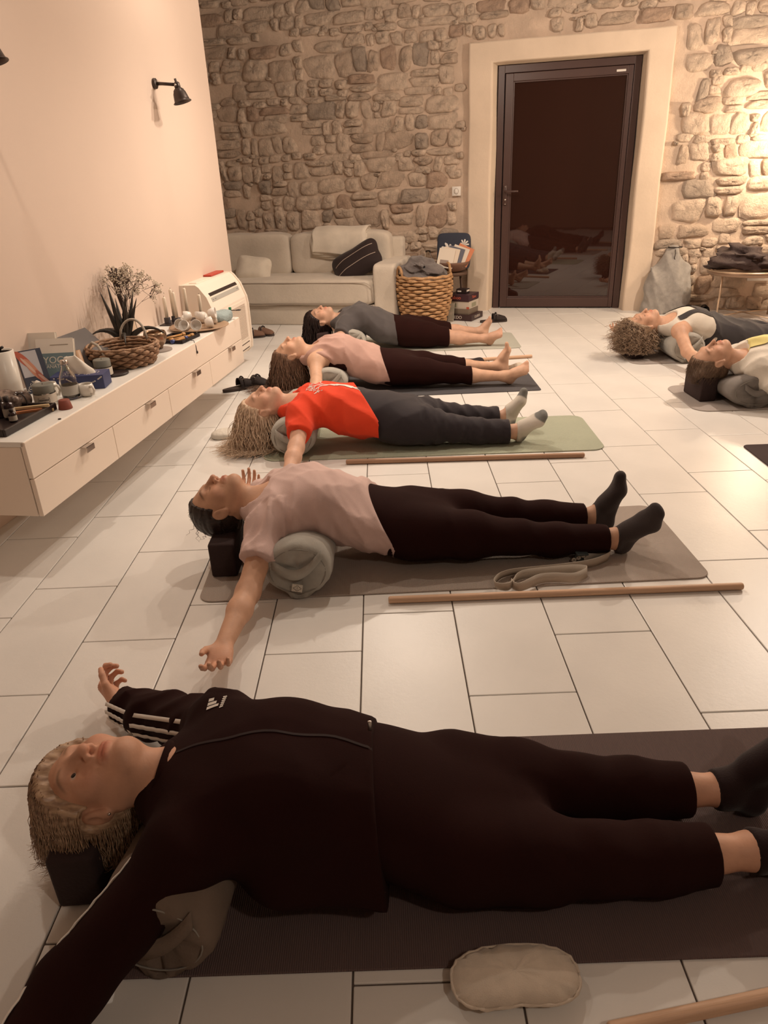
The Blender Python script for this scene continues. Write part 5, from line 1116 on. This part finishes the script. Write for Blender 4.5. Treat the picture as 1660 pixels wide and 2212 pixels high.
text('title', 'YOGA', .042, M('title_ink', (.62, .57, .5), rough=.6), b2, (.005, -.0012, .118), (pi/2, 0, 0), .0003); text('title', 'ANATOMY', .022, MATS['title_ink'], b2, (.012, -.0012, .090), (pi/2, 0, 0), .0003)
mk('title_rule', box(-.06, .06, -.0012, -.0007, .1005, .1015, 0), MATS['title_ink'], b2, smooth=False); mk('subtitle_marks', join(*[box(.0+.009*q, .006+.009*q, -.0012, -.0007, .046, .054, 0) for q in range(6)]), M('faint_ink', (.30, .33, .33), rough=.6), b2, smooth=False); mk('header_line', box(-.02, .06, -.001, 0, .185, .188, 0), M('grey_ink', (.3, .25, .2), rough=.6), b2, smooth=False)
b1 = book('book with a red muscle drawing on its cover leaning in front of the teal one', -1.955, 2.845, .105, .185, .018, radians(52), 16, M('book_blueblack', (.045, .05, .075), rough=.45))
mk('pale_panel', box(-.05, .03, -.0006, 0, .07, .18, 0), M('pale_print', (.42, .40, .42), rough=.5), b1, smooth=False)
for k, (x, z_, l, wd, an, c) in enumerate(((-.03, .145, .10, .032, -1.0, (.42, .10, .06)), (-.005, .10, .11, .03, -1.15, (.50, .22, .14)), (.02, .055, .09, .024, -1.2, (.38, .12, .08)), (-.02, .12, .09, .012, -1.05, (.55, .36, .28)), (.03, .05, .07, .012, -.9, (.5, .3, .24)))):
    o = mk('muscle_drawing', ([(x+l/2*cos(an)*t_+wd/2*sqrt(max(0, 1-t_*t_))*s_*-sin(an), -.0010-.0001*k, z_+l/2*sin(an)*t_+wd/2*sqrt(max(0, 1-t_*t_))*s_*cos(an)) for s_ in (1, -1) for t_ in np.linspace(-1, 1, 12)], [(i, i+1, 13+i, 12+i) for i in range(11)]), M('muscle%d' % k, c, rough=.5), b1)
text('title', 'YOGA', .02, MATS['title_ink'], b1, (-.035, -.0012, .03), (pi/2, -.9, 0), .0003)
book('plain white book behind the teal anatomy book', -2.03, 2.985, .16, .225, .02, radians(8), 12, m_bw)
gb = on('ring_binder', 'large dark grey binder leaning back against the left wall', 'binder', -1.875, 3.255); gb.rotation_euler = (0, radians(-46), LROT-.04)
mk('binder_cover', join(box(0, .004, -.17, .17, 0, .235, .001), box(-.034, -.03, -.17, .17, 0, .235, .001), box(-.034, .004, -.172, -.168, 0, .235, .001)), M('grey_board', (.095, .078, .072), rough=.6), gb, smooth=False); mk('pages', box(-.029, -.001, -.16, .165, .004, .23, 0), MATS['book_pages'], gb, smooth=False)
# tissue box, bottle, candles, mugs
tb = on('tissue_box', 'blue patterned tissue box with a white tissue pulled up', 'tissue box', -1.805, 2.925, radians(12)); m_tb = M('tissue_blue', (.035, .045, .13), rough=.5)
mk('carton', box(-.115, .115, -.055, .055, 0, .062, .002), m_tb, tb, smooth=False)
dots = []
rd = random.Random(3)
for k in range(60):
    a = rd.uniform(0, 2*pi); r = rd.choice([.028, .036, .044]); x, y = r*1.9*cos(a), r*.95*sin(a); dots.append(box(x-.003, x+.003, y-.002, y+.002, .062, .0626, 0))
for k in range(46):
    x = rd.uniform(-.10, .11); q = (x-.03)/.08; z = .055-.03*max(0, 1-q*q); dots.append(box(x-.0028, x+.0028, -.0558, -.055, z-.0022, z+.0022, 0)); 
mk('lace_pattern', join(*dots), WHITE_INK, tb, smooth=False)
Fd = Field(axis_pts([(-.09, .09, .005)]), axis_pts([(-.06, .06, .005)]), axis_pts([(-.005, .13, .005)])); Fd.cone((.028, 0, -.01), (-.022, .0, .058), .056, .030, .01, flat=((.2, 1, 0), .42)); Fd.folds(.0022, fold_terms(5, 4, 110, [(1, .3, .4)])); mk('tissue', Fd.mesh(), M('tissue_paper', (.72, .66, .58), rough=.9), tb, loc=(-.005, 0, .058))
bt = on('glass_bottle', 'clear glass bottle with metal cap in front of the tissue box', 'bottle', -1.755, 2.745); mk('glass_body', lathe([(.030, 0), (.036, .006), (.036, .075), (.031, .10), (.018, .128), (.014, .14), (.014, .152), (.011, .152), (.011, .14), (.015, .126), (.028, .098), (.033, .073), (.033, .01), (.0, .006)], 32, True, False), m_glass, bt)
mk('screw_cap', lathe([(.0155, .146), (.016, .148), (.016, .162), (.014, .164)], 24), m_steel, bt); mk('water', lathe([(.032, .008), (.0325, .04), (.0, .04)], 24, True, False), M('bottle_water', (.8, .76, .68), rough=.02, trans=.9, ior=1.33), bt); mk('label', lathe([(.0363, .02), (.0363, .06)], 28, False, False), M('thin_label', (.45, .43, .39), rough=.6), bt)
m_wax = M('grey_wax', (.17, .165, .14), rough=.6)
def candle(label, c, a, r, h, sq=False):
    t = on('candle_jar', label, 'candle', c, a, group='grey candles in glass jars'); mk('wax', lathe([(r*.9, .012), (r*.97, .015), (r*.97, h*.96), (r*.9, h), (r*.3, h*.985), (.0, h*.985)], 32, True, False), m_wax, t)
    mk('glass', lathe([(r, 0), (r*1.02, .004), (r*1.02, h*.62), (r*.99, h*.62), (r*.99, .012), (.0, .010)], 32, True, False), m_glass, t); mk('label', lathe([(r*1.035, h*.16), (r*1.035, h*.58)], 32, False, False), M('candle_label', (.60, .54, .46), rough=.6), t)
    mk('wick', tube([(0, 0, h*.98), (.001, 0, h*1.05)], .0012, 5), m_dark, t)
    mi = M('label_ink', (.06, .045, .04), rough=.7)
    aa = -1.15
    if not sq:
        mk('label_frame', tube([(r*1.045*cos(aa+d), r*1.045*sin(aa+d), h*z_) for d, z_ in ((-.5, .24), (0, .24), (.5, .24), (.5, .44), (0, .44), (-.5, .44), (-.5, .24))], .0008, 4), mi, t); mk('label_lettering', join(*[xf(box(-.0016, .0016, -.0006, 0, -.0035, .0035, 0), Matrix.Translation((r*1.045*cos(aa-.36+.12*q), r*1.045*sin(aa-.36+.12*q), h*.34))@Matrix.Rotation(aa-.36+.12*q+pi/2, 4, 'Z')) for q in range(7)]), mi, t, smooth=False)
    else:
        mk('label_marks', join(*[xf(box(-.005, .005, -.0006, 0, -.006, .006, 0), Matrix.Translation((r*1.045*cos(aa+d), r*1.045*sin(aa+d), h*z_))@Matrix.Rotation(aa+d+pi/2, 4, 'Z')) for d, z_ in ((-.5, .45), (-.1, .45), (.3, .28), (.35, .46))]), mi, t)
    return t
candle('large grey candle jar with boxed label in front of the white mug', -1.812, 2.65, .043, .088); cd2 = candle('smaller grey candle jar beside the woven basket', -1.785, 3.09, .040, .084, True)
co = mk('coaster', lathe([(.058, 0), (.06, .003), (.06, .008), (.057, .010)], 32), m_dark, loc=tuple(lw(-1.755, 3.14, ZT+.0005))); tag(co, 'round dark coaster beside the smaller grey candle', 'coaster')
cd2.location.z += .0
def mug(label, c, a, r, h, rz, spout=False, sc_=1.):
    t = on('mug', label, 'mug', c, a, rz); mk('mug_body', lathe([(r*.62, 0), (r*.8, .004), (r*1.02, h*.35), (r, h*.7), (r*.85, h), (r*.80, h), (r*.94, h*.7), (r*.95, h*.35), (r*.7, .008), (.0, .006)], 28, True, False), m_wglz, t)
    mk('handle', tube([(r*.92, 0, h*.82), (r*1.45, 0, h*.86), (r*1.7, 0, h*.55), (r*1.35, 0, h*.22), (r*.9, 0, h*.2)], .0055, 8), m_wglz, t)
    if spout: mk('spout', tube([(-r*.8, 0, h*.55), (-r*1.5, 0, h*.8), (-r*2.1, 0, h*.95)], [.014, .012, .010], 10), m_wglz, t)
mug('white teapot-like cup with spout behind the large candle', -1.86, 2.765, .034, .062, radians(-15), True); mug('small white mug in front of the blue tissue box', -1.705, 2.785, .032, .052, radians(-25))
cc = mk('cup', lathe([(.027, 0), (.0275, .002), (.021, .036), (.019, .037), (.0, .037)], 28, True, False), M('terracotta_red', (.22, .055, .035), rough=.6), loc=tuple(lw(-1.70, 2.60, ZT+.0005))); tag(cc, 'red-brown cone shaped cup standing upside down near the cabinet edge', 'cup')
ln = mk('lens_cap', lathe([(.006, 0), (.006, .003)], 14), m_dark, loc=tuple(lw(-1.645, 2.46, ZT+.0005))); tag(ln, 'tiny black button at the front edge of the cabinet top', 'button')
bb = on('bamboo_tube', 'upright bamboo tube with a black cord beside the basket', 'bamboo tube', -1.862, 3.035); bb.rotation_euler = (radians(-4), radians(-10), LROT); m_bam = M('bamboo', (.40, .235, .125), rough=.45, var=.12, vscale=10, stretch=(8, 8, .6))
mk('tube_wall', lathe([(.030, 0), (.030, .06), (.0315, .062), (.030, .064), (.029, .135), (.024, .136), (.024, .02), (.0, .02)], 28, True, False), m_bam, bb); mk('cord', tube([(.0, -.027, .139), (.012, -.033, .12), (.014, -.033, .08), (.012, -.033, .055)], .0022, 6), m_dark, bb); mk('bead', lathe([(.001, -.004), (.004, -.002), (.004, .002), (.001, .004)], 10), m_dark, bb, loc=(.012, -.034, .05))
# woven tray basket
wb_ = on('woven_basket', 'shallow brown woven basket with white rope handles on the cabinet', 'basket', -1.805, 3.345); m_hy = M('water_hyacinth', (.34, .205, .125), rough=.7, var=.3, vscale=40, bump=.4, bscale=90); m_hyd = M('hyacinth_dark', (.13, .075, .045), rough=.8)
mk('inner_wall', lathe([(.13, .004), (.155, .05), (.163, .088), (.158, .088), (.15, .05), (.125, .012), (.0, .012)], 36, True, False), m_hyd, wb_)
for r in range(6):
    z = .010+.0155*r; R0 = .135+.030*sin(min(1, r/5)*1.4)
    for lay, ro in ((0, .004), (1, -.010)):
        pts, rad = [], []
        for i in range(145):
            a = 2*pi*i/144; w = cos(15*a+pi*(r % 2)); pts.append(((R0+ro+.005*w)*cos(a), (R0+ro+.005*w)*sin(a), z)); rad.append(.0072+.0030*w)
        mk('weave_row', tube(pts, rad, 6, False), m_hy, wb_)
mk('rim', tube([((.166+.002*cos(40*a))*cos(a), (.166+.002*cos(40*a))*sin(a), .098) for a in np.linspace(0, 2*pi, 121)], .007, 6, False), m_hy, wb_)
m_rope = M('white_rope', (.62, .55, .46), rough=.85, bump=.6, bscale=120, kind='wave')
mk('rope_handle', tube([(.166*cos(a)+(.04+.0)*k_, .166*sin(a)-.01*k_, .09+.055*k_-.02*(1-k_)) for a, k_ in [(-2.75, 0), (-2.6, .5), (-2.35, .85), (-2.0, .75), (-1.65, .1), (-1.5, -.55), (-1.4, -.9)]], .0065, 8), m_rope, wb_)
mk('rope_handle', tube([(.155*cos(a), .155*sin(a), .09+.10*sqrt(max(0, 1-((a-1.6)/.48)**2))) for a in np.linspace(1.12, 2.08, 15)], .0065, 8), m_rope, wb_)
# singing bowl
sb = mk('singing_bowl', lathe([(.032, 0), (.034, .012), (.050, .03), (.060, .055), (.060, .078), (.056, .090), (.053, .089), (.056, .076), (.056, .055), (.046, .033), (.0, .018)], 40, True, False), M('bronze', (.30, .20, .13), rough=.3, metal=.9, var=.2, vscale=14), loc=tuple(lw(-1.775, 3.655, ZT+.008))); tag(sb, 'bronze singing bowl behind the woven basket', 'bowl')
sp2 = mk('felt_pad', lathe([(.075, 0), (.076, .002), (.075, .006), (.0, .006)], 32, True, False), M('grey_felt', (.30, .25, .22), rough=.95), loc=tuple(lw(-1.765, 3.64, ZT+.0005))); tag(sp2, 'round grey felt pad under the singing bowl', 'pad')
# aloe plant
al = on('aloe_plant', 'dark spiky aloe plant in a small pot against the left wall', 'potted plant', -1.92, 3.60); mk('pot', lathe([(.042, 0), (.045, .003), (.056, .070), (.058, .075), (.052, .075), (.048, .06), (.0, .058)], 28, True, False), m_wglz, al); mk('soil', lathe([(.0, .060), (.049, .060)], 20, False, False), m_dark, al)
m_aloe = M('aloe_leaf', (.035, .028, .022), rough=.45, var=.3, vscale=20)
rl = random.Random(8)
LV = [(2.9, .18, .30), (2.2, .30, .22), (3.6, .35, .27), (1.2, .22, .24), (.5, .40, .26), (0., .55, .24), (5.6, .6, .20), (4.4, .15, .22), (4.0, .9, .20), (5.2, 1.2, .22), (.2, 1.15, .24), (3.0, .95, .17), (1.7, .45, .20), (2.6, 1.25, .21), (5.9, .3, .25)]
for az, lean_, l in LV:
    k = 11; pts = []; rd_ = []; p = Vector((.010*cos(az), .010*sin(az), .06)); ang = pi/2-lean_*.75; bend = rl.uniform(-.02, .05) if lean_ < .8 else .24
    for i in range(k): pts.append(tuple(p)); rd_.append(.0175*(1-(i/(k-1))**1.4)+.001); p = p+Vector((cos(az)*cos(ang), sin(az)*cos(ang), sin(ang)))*l/(k-1); ang -= bend*(1.0 if i > 2 else .3)*(.9 if lean_ > .8 else -.6 if lean_ > .4 else .3)
    pts = [(max(-.115, x), y, z_) for x, y, z_ in pts]; mk('leaf', tube(pts, rd_, 6), m_aloe, al)
# vase of dried flowers
vs_ = on('flower_vase', 'glass vase of dried white baby breath flowers behind the aloe', 'vase', -1.98, 3.80); mk('glass_body', lathe([(.034, 0), (.038, .004), (.040, .06), (.030, .13), (.034, .17), (.031, .17), (.027, .13), (.037, .06), (.035, .008), (.0, .006)], 28, True, False), m_glass, vs_)
stems, heads = [], []
rf = random.Random(5)
def spray(p, d, l, n):
    q = p+d*l; q.x = max(-.075, q.x); stems.append(tube([tuple(p), tuple(q)], [.0011, .0008], 4))
    if n == 0:
        for _ in range(3):
            c = q+Vector((abs(rf.gauss(0, .007)), rf.gauss(0, .007), rf.gauss(0, .007))); heads.append(xf(lathe([(.0006, -.0036), (.0036, -.001), (.0036, .001), (.0006, .0036)], 5), Matrix.Translation(c)))
        return
    for _ in range(3 if n > 1 else 3): spray(q, (d+Vector((rf.gauss(0, .42), rf.gauss(0, .42), rf.gauss(0, .35)))).normalized(), l*rf.uniform(.55, .8), n-1)
for k in range(10): spray(Vector((rf.uniform(-.015, .015), rf.uniform(-.015, .015), .14)), Vector((rf.uniform(-.05, .22), rf.uniform(-.22, .2), 1)).normalized(), rf.uniform(.085, .115), 3)
spray(Vector((.01, .01, .17)), Vector((.40, .65, .45)).normalized(), .095, 3)
o = mk('stem', join(*stems), M('dry_stem', (.09, .055, .04), rough=.8), vs_); o['kind'] = 'stuff'
o = mk('flower_head', join(*heads), M('dry_flower', (.62, .53, .42), rough=.9), vs_); o['kind'] = 'stuff'
for k in range(4): mk('dark_stalk', tube([(.006*k-.01, .0, .10), (.0+.012*k-.03, -.02-.01*k, .26), (-.035+.018*k, -.045-.010*k, .40+.015*(k % 2))], [.003, .003, .005], 6), M('dark_stalk', (.04, .022, .018), rough=.7), vs_)
# velvet tray with wooden chimes
vt = on('velvet_tray', 'dark velvet tray holding wooden chime sticks', 'tray', -1.765, 3.905, radians(-6)); mk('tray_base', box(-.085, .085, -.10, .10, 0, .006, .002), M('dark_velvet', (.02, .012, .012), rough=.9), vt, smooth=False)
mk('tray_rim', join(box(-.09, -.083, -.105, .105, 0, .018, .002), box(.083, .09, -.105, .105, 0, .018, .002), box(-.083, .083, -.105, -.098, 0, .018, .002), box(-.083, .083, .098, .105, 0, .018, .002)), MATS['dark_velvet'], vt, smooth=False)
mk('tray_cord', tube([(.085, -.06, .012), (.10, -.065, .014), (.135, -.06, .010), (.143, -.06, -.02), (.144, -.058, -.05)], .0022, 6), m_dark, vt); mk('cord_bead', lathe([(.002, -.008), (.006, -.006), (.006, .006), (.002, .008)], 10), m_dark, vt, loc=(.144, -.058, -.055))
m_hon = M('honey_wood', (.48, .24, .08), rough=.4); m_bluec = M('blue_cap', (.035, .05, .17), rough=.3)
for k, (x, y, rz_, lb) in enumerate(((-.035, .02, .5, 'honey wood chime stick with blue tip, rear one on the velvet tray'), (.03, .0, .5, 'honey wood chime stick in the middle of the velvet tray'), (.045, -.055, .35, 'blue tipped wooden chime stick at the front of the velvet tray'))):
    t = thing('chime_stick', lb, 'chime', tuple(vt.matrix_basis@Vector((x, y, .013))), LROT-rz_, 'chime sticks on the velvet tray'); t.rotation_euler = (pi/2, 0, LROT-rz_+.0); L_ = [.13, .13, .09][k]
    mk('wood_shaft', lathe([(.007, -L_/2), (.007, L_/2)], 12), m_hon, t); mk('end_cap', lathe([(.010, L_/2-.004), (.011, L_/2), (.011, L_/2+.018), (.008, L_/2+.02)], 12), m_bluec if k != 1 else m_hon, t); mk('end_cap', lathe([(.010, -L_/2-.018), (.011, -L_/2-.016), (.011, -L_/2), (.009, -L_/2+.004)], 12), m_hon if k != 2 else m_bluec, t)
# plate of little cups
pt = mk('platter', lathe([(.0, .006), (.12, .006), (.16, .012), (.18, .018), (.179, .022), (.155, .016), (.12, .011), (.0, .011)], 44, False, False), M('bamboo_platter', (.38, .25, .16), rough=.5), loc=tuple(lw(-1.765, 4.245, ZT-.005))); tag(pt, 'round wooden platter carrying a heap of little white cups', 'platter')
m_cup = M('cup_porcelain', (.76, .71, .65), rough=.2)
mug0 = None
cups = [(-.09, -.06, .017, 0, 80, -60), (-.03, -.10, .017, 0, 60, -100), (.04, -.09, .017, 0, 70, -75), (.085, -.02, .017, 0, 80, 30), (.06, .06, .017, 0, 75, 40), (-.10, .02, .017, 0, 75, 170), (-.02, .085, .017, 0, 70, 120), (-.065, -.01, .052, 0, 95, 200), (.015, .0, .052, 0, 20, 80), (.075, .045, .055, 0, 85, 10)]
cl_ = ['leftmost cup of the heap with its handle turned outward', 'cup lying at the front left of the platter', 'cup with knobbly side at the front of the platter', 'cup lying at the front right of the platter', 'cup at the far right edge of the platter with a round handle', 'cup at the rear left of the platter', 'cup at the back of the platter', 'upper left cup lying on the others', 'topmost cup with its opening turned up', 'upper right cup lying on the others']
for k, (x, y, z_, _, ti, rz_) in enumerate(cups):
    p = lw(-1.765, 4.245, ZT+z_+.022)+LN*x*.95+LD*y*1.45
    t = thing('teacup', 'little white '+cl_[k], 'cup', tuple(p), group='little white cups heaped on the platter', rot=(0, radians(ti), radians(rz_)+LROT))
    mk('cup_body', lathe([(.014, -.028), (.022, -.024), (.030, -.005), (.033, .018), (.031, .019), (.028, -.003), (.018, -.021), (.0, -.022)], 24, True, False), m_cup, t); mk('cup_handle', tube([(.028, 0, .008), (.045, 0, .010), (.050, 0, -.006), (.040, 0, -.018), (.026, 0, -.014)], .0036, 7), m_cup, t)
# candle stand
cst = on('candle_stand', 'black metal stand with five square holders in front of the air conditioner', 'candle holder', -1.945, 4.445); mk('base_plate', box(-.11, .11, -.13, .13, 0, .006, .002), m_dark, cst, smooth=False)
cps = [(-.085, -.055, .125), (-.06, .0, .165), (-.015, -.065, .155), (.015, .04, .165), (.085, .095, .115)]
clb = ['leftmost white taper candle in the black stand', 'second taper candle from the left, tall, near the wall', 'white taper candle at the front of the black stand', 'tall white taper candle right of the middle', 'shortest white taper candle at the right of the stand']
for k, (x, y, h) in enumerate(cps):
    mk('square_holder', box(x-.015, x+.015, y-.015, y+.015, .005, .04, .001), M('holder_metal', (.07, .06, .065), rough=.5), cst, smooth=False)
    t = thing('taper_candle', clb[k], 'candle', tuple(cst.matrix_basis@Vector((x, y, .040))), LROT, 'taper candles in the black stand'); mk('wax', lathe([(.0105, 0), (.0105, h*.93), (.009, h*.97), (.006, h), (.0, h)], 16, True, False), M('white_wax', (.72, .62, .50), rough=.5), t); mk('wick', tube([(0, 0, h), (.001, .002, h+.008)], .001, 5), m_dark, t)
bc = on('blue_cloth', 'pale blue folded cloth at the far end of the cabinet', 'cloth', -1.70, 4.46); v, f = cushion(.06, .10, .035, .7, 14, .008, 40, 4); mk('cloth_fold', ([(x, y, max(0, z+.03)) for x, y, z in v], f), M('pale_blue_cotton', (.30, .36, .36), rough=.9, bump=.4, bscale=60), bc)
sx_ = on('scissors', 'black scissors with green tag lying on the blue cloth', 'scissors', -1.655, 4.53, z=ZT+.052); mk('blade', box(-.02, .05, -.006, .006, 0, .004, .001), m_dark, sx_, smooth=False); mk('finger_loop', tube([(.05+.016*cos(a), .014*sin(a), .003) for a in np.linspace(0, 2*pi, 17)], .0028, 6), m_dark, sx_); mk('green_tag', box(-.012, .004, -.008, .008, .004, .022, .003), M('green_plastic', (.03, .22, .10), rough=.4), sx_)
# ================================================================ AIR CONDITIONER, LAMPS
acm = M('ac_white', (.80, .70, .60), rough=.45); ac = thing('air_conditioner', 'white floor console air conditioner between cabinet and sofa', 'air conditioner', tuple(lw(WL, 4.76, .085)), LROT)
AW, AD, AH = .74, .215, .60
prof = [(0, 0), (AD*.80, 0), (AD*.97, .035), (AD, .08), (AD, .36), (AD*.97, .42), (AD*.80, .52), (AD*.58, .585), (AD*.48, AH), (0, AH)]
V = [(x, y, z) for y in (.018, AW-.018) for x, z in prof]; n = len(prof); F = [(i, (i+1) % n, n+(i+1) % n, n+i) for i in range(n)]+[tuple(range(n-1, -1, -1)), tuple(range(n, 2*n))]
mk('casing', (V, F), acm, ac, smooth=False)
for y0, y1 in ((0, .02), (AW-.02, AW)):
    pf = [(x*1.02+(.006 if x > 0 else 0), z*1.004) for x, z in prof]; V = [(x, y, z) for y in (y0, y1) for x, z in pf]; mk('side_panel', (V, F), acm, ac, smooth=False)
def onface(name, t0, t1, y0, y1, lift, m):
    # strip lying on the front profile between heights t0 and t1
    P = np.array(prof[1:-1]); zz = np.linspace(t0, t1, 6); xx = np.interp(zz, P[:, 1], P[:, 0]); V = [(x+lift, y, z+lift*.3) for y in (y0, y1) for x, z in zip(xx, zz)]; k = 6; V += [(x-.004, y, z) for y in (y0, y1) for x, z in zip(xx, zz)]
    F = [(i, i+1, k+i+1, k+i) for i in range(k-1)]+[(2*k+i, i, i+1, 2*k+i+1)[::-1] for i in range(k-1)]+[(3*k+i, k+i, k+i+1, 3*k+i+1) for i in range(k-1)]+[(k-1, 2*k-1, 4*k-1, 3*k-1), (0, 2*k, 3*k, k)]
    return mk(name, (V, F), m, ac, smooth=False)
onface('air_slot', .515, .535, .09, AW-.08, .001, m_dark); onface('display_strip', .478, .505, .09, AW-.08, .002, M('display_grey', (.42, .40, .36), rough=.3)); onface('front_panel', .115, .40, .06, AW-.06, .004, acm)
for k in range(24): onface('grille_slat', .13+.0105*k, .135+.0105*k, .10, AW-.09, .0065, M('grille_shade', (.50, .41, .34), rough=.6))
onface('lower_slot', .085, .091, .07, AW-.06, .0015, m_gap); onface('lower_slot', .040, .047, .07, AW-.06, .0015, m_gap); mk('top_flap', box(.03, .085, .10, .38, AH-.002, AH+.006, .002), acm, ac, smooth=False); [onface('strip_mark', z0_, z1_, y0_, y1_, .003, M('ac_ink', (.25, .22, .2), rough=.6)) for z0_, z1_, y0_, y1_ in ((.487, .495, .11, .122), (.489, .494, .145, .175), (.489, .494, AW-.13, AW-.10))]
rb_ = mk('red_folder', box(-.01, .05, -.15, .12, 0, .012, .002), M('red_folder', (.45, .05, .03), rough=.5), smooth=False, loc=tuple(lw(WL+.012, 5.36, .687)), rot=(0, 0, LROT)); tag(rb_, 'thin red folder on top of the air conditioner', 'folder')
m_lamp = M('lamp_metal', (.075, .058, .052), rough=.38, metal=.6)
def wall_lamp(label, a, z, yaw=0):
    t = thing('wall_lamp', label, 'wall lamp', tuple(lw(WL, a, z)), LROT, 'dark metal wall lamps on the left wall')
    mk('wall_rose', lathe([(.040, 0), (.042, .006), (.040, .022), (.030, .028), (.0, .030)], 28, True, False), m_lamp, t, rot=(0, pi/2, 0)); mk('swivel_ball', lathe([(.001, -.018), (.013, -.012), (.018, 0), (.013, .012), (.001, .018)], 16), m_steel, t, loc=(.032, .008, .008))
    mk('arm', tube([(.02, 0, 0), (.075, .0, -.004), (.19, .0, -.016)], [.015, .013, .013], 12), m_lamp, t); j = mk('lamp_joint', lathe([(.022, -.02), (.026, -.015), (.026, .015), (.020, .022), (.010, .028), (.010, .05), (.0, .052)], 18, True, False), m_lamp, t, loc=(.205, 0, -.022), rot=(0, radians(-12), 0))
    mk('knob', lathe([(.006, 0), (.009, .004), (.009, .016), (.005, .02)], 10), m_steel, j, loc=(0, -.026, .0), rot=(pi/2, 0, 0))
    s = mk('lamp_shade', lathe([(.026, .0), (.040, -.012), (.055, -.04), (.064, -.085), (.067, -.10), (.078, -.108), (.078, -.112), (.064, -.102), (.060, -.085), (.051, -.042), (.036, -.016), (.0, -.008)], 36, False, False), m_lamp, t, loc=(.207, 0, -.042), rot=(0, radians(-14), 0))
    mk('vent_slot', join(*[xf(box(-.003, .003, -.001, .001, -.012, .004, 0), Matrix.Rotation(k*pi/5, 4, 'Z')@Matrix.Translation((.0, -.0435, -.018))@Matrix.Rotation(.5, 4, 'X')) for k in range(10)]), m_dark, s, smooth=False); t.scale = (.72, .72, .72); return t
wall_lamp('dark metal wall lamp with bell shade high on the left wall', 4.855, 1.868); wall_lamp('dark metal wall lamp cut off at the left edge of the photo', 2.99, 1.868)
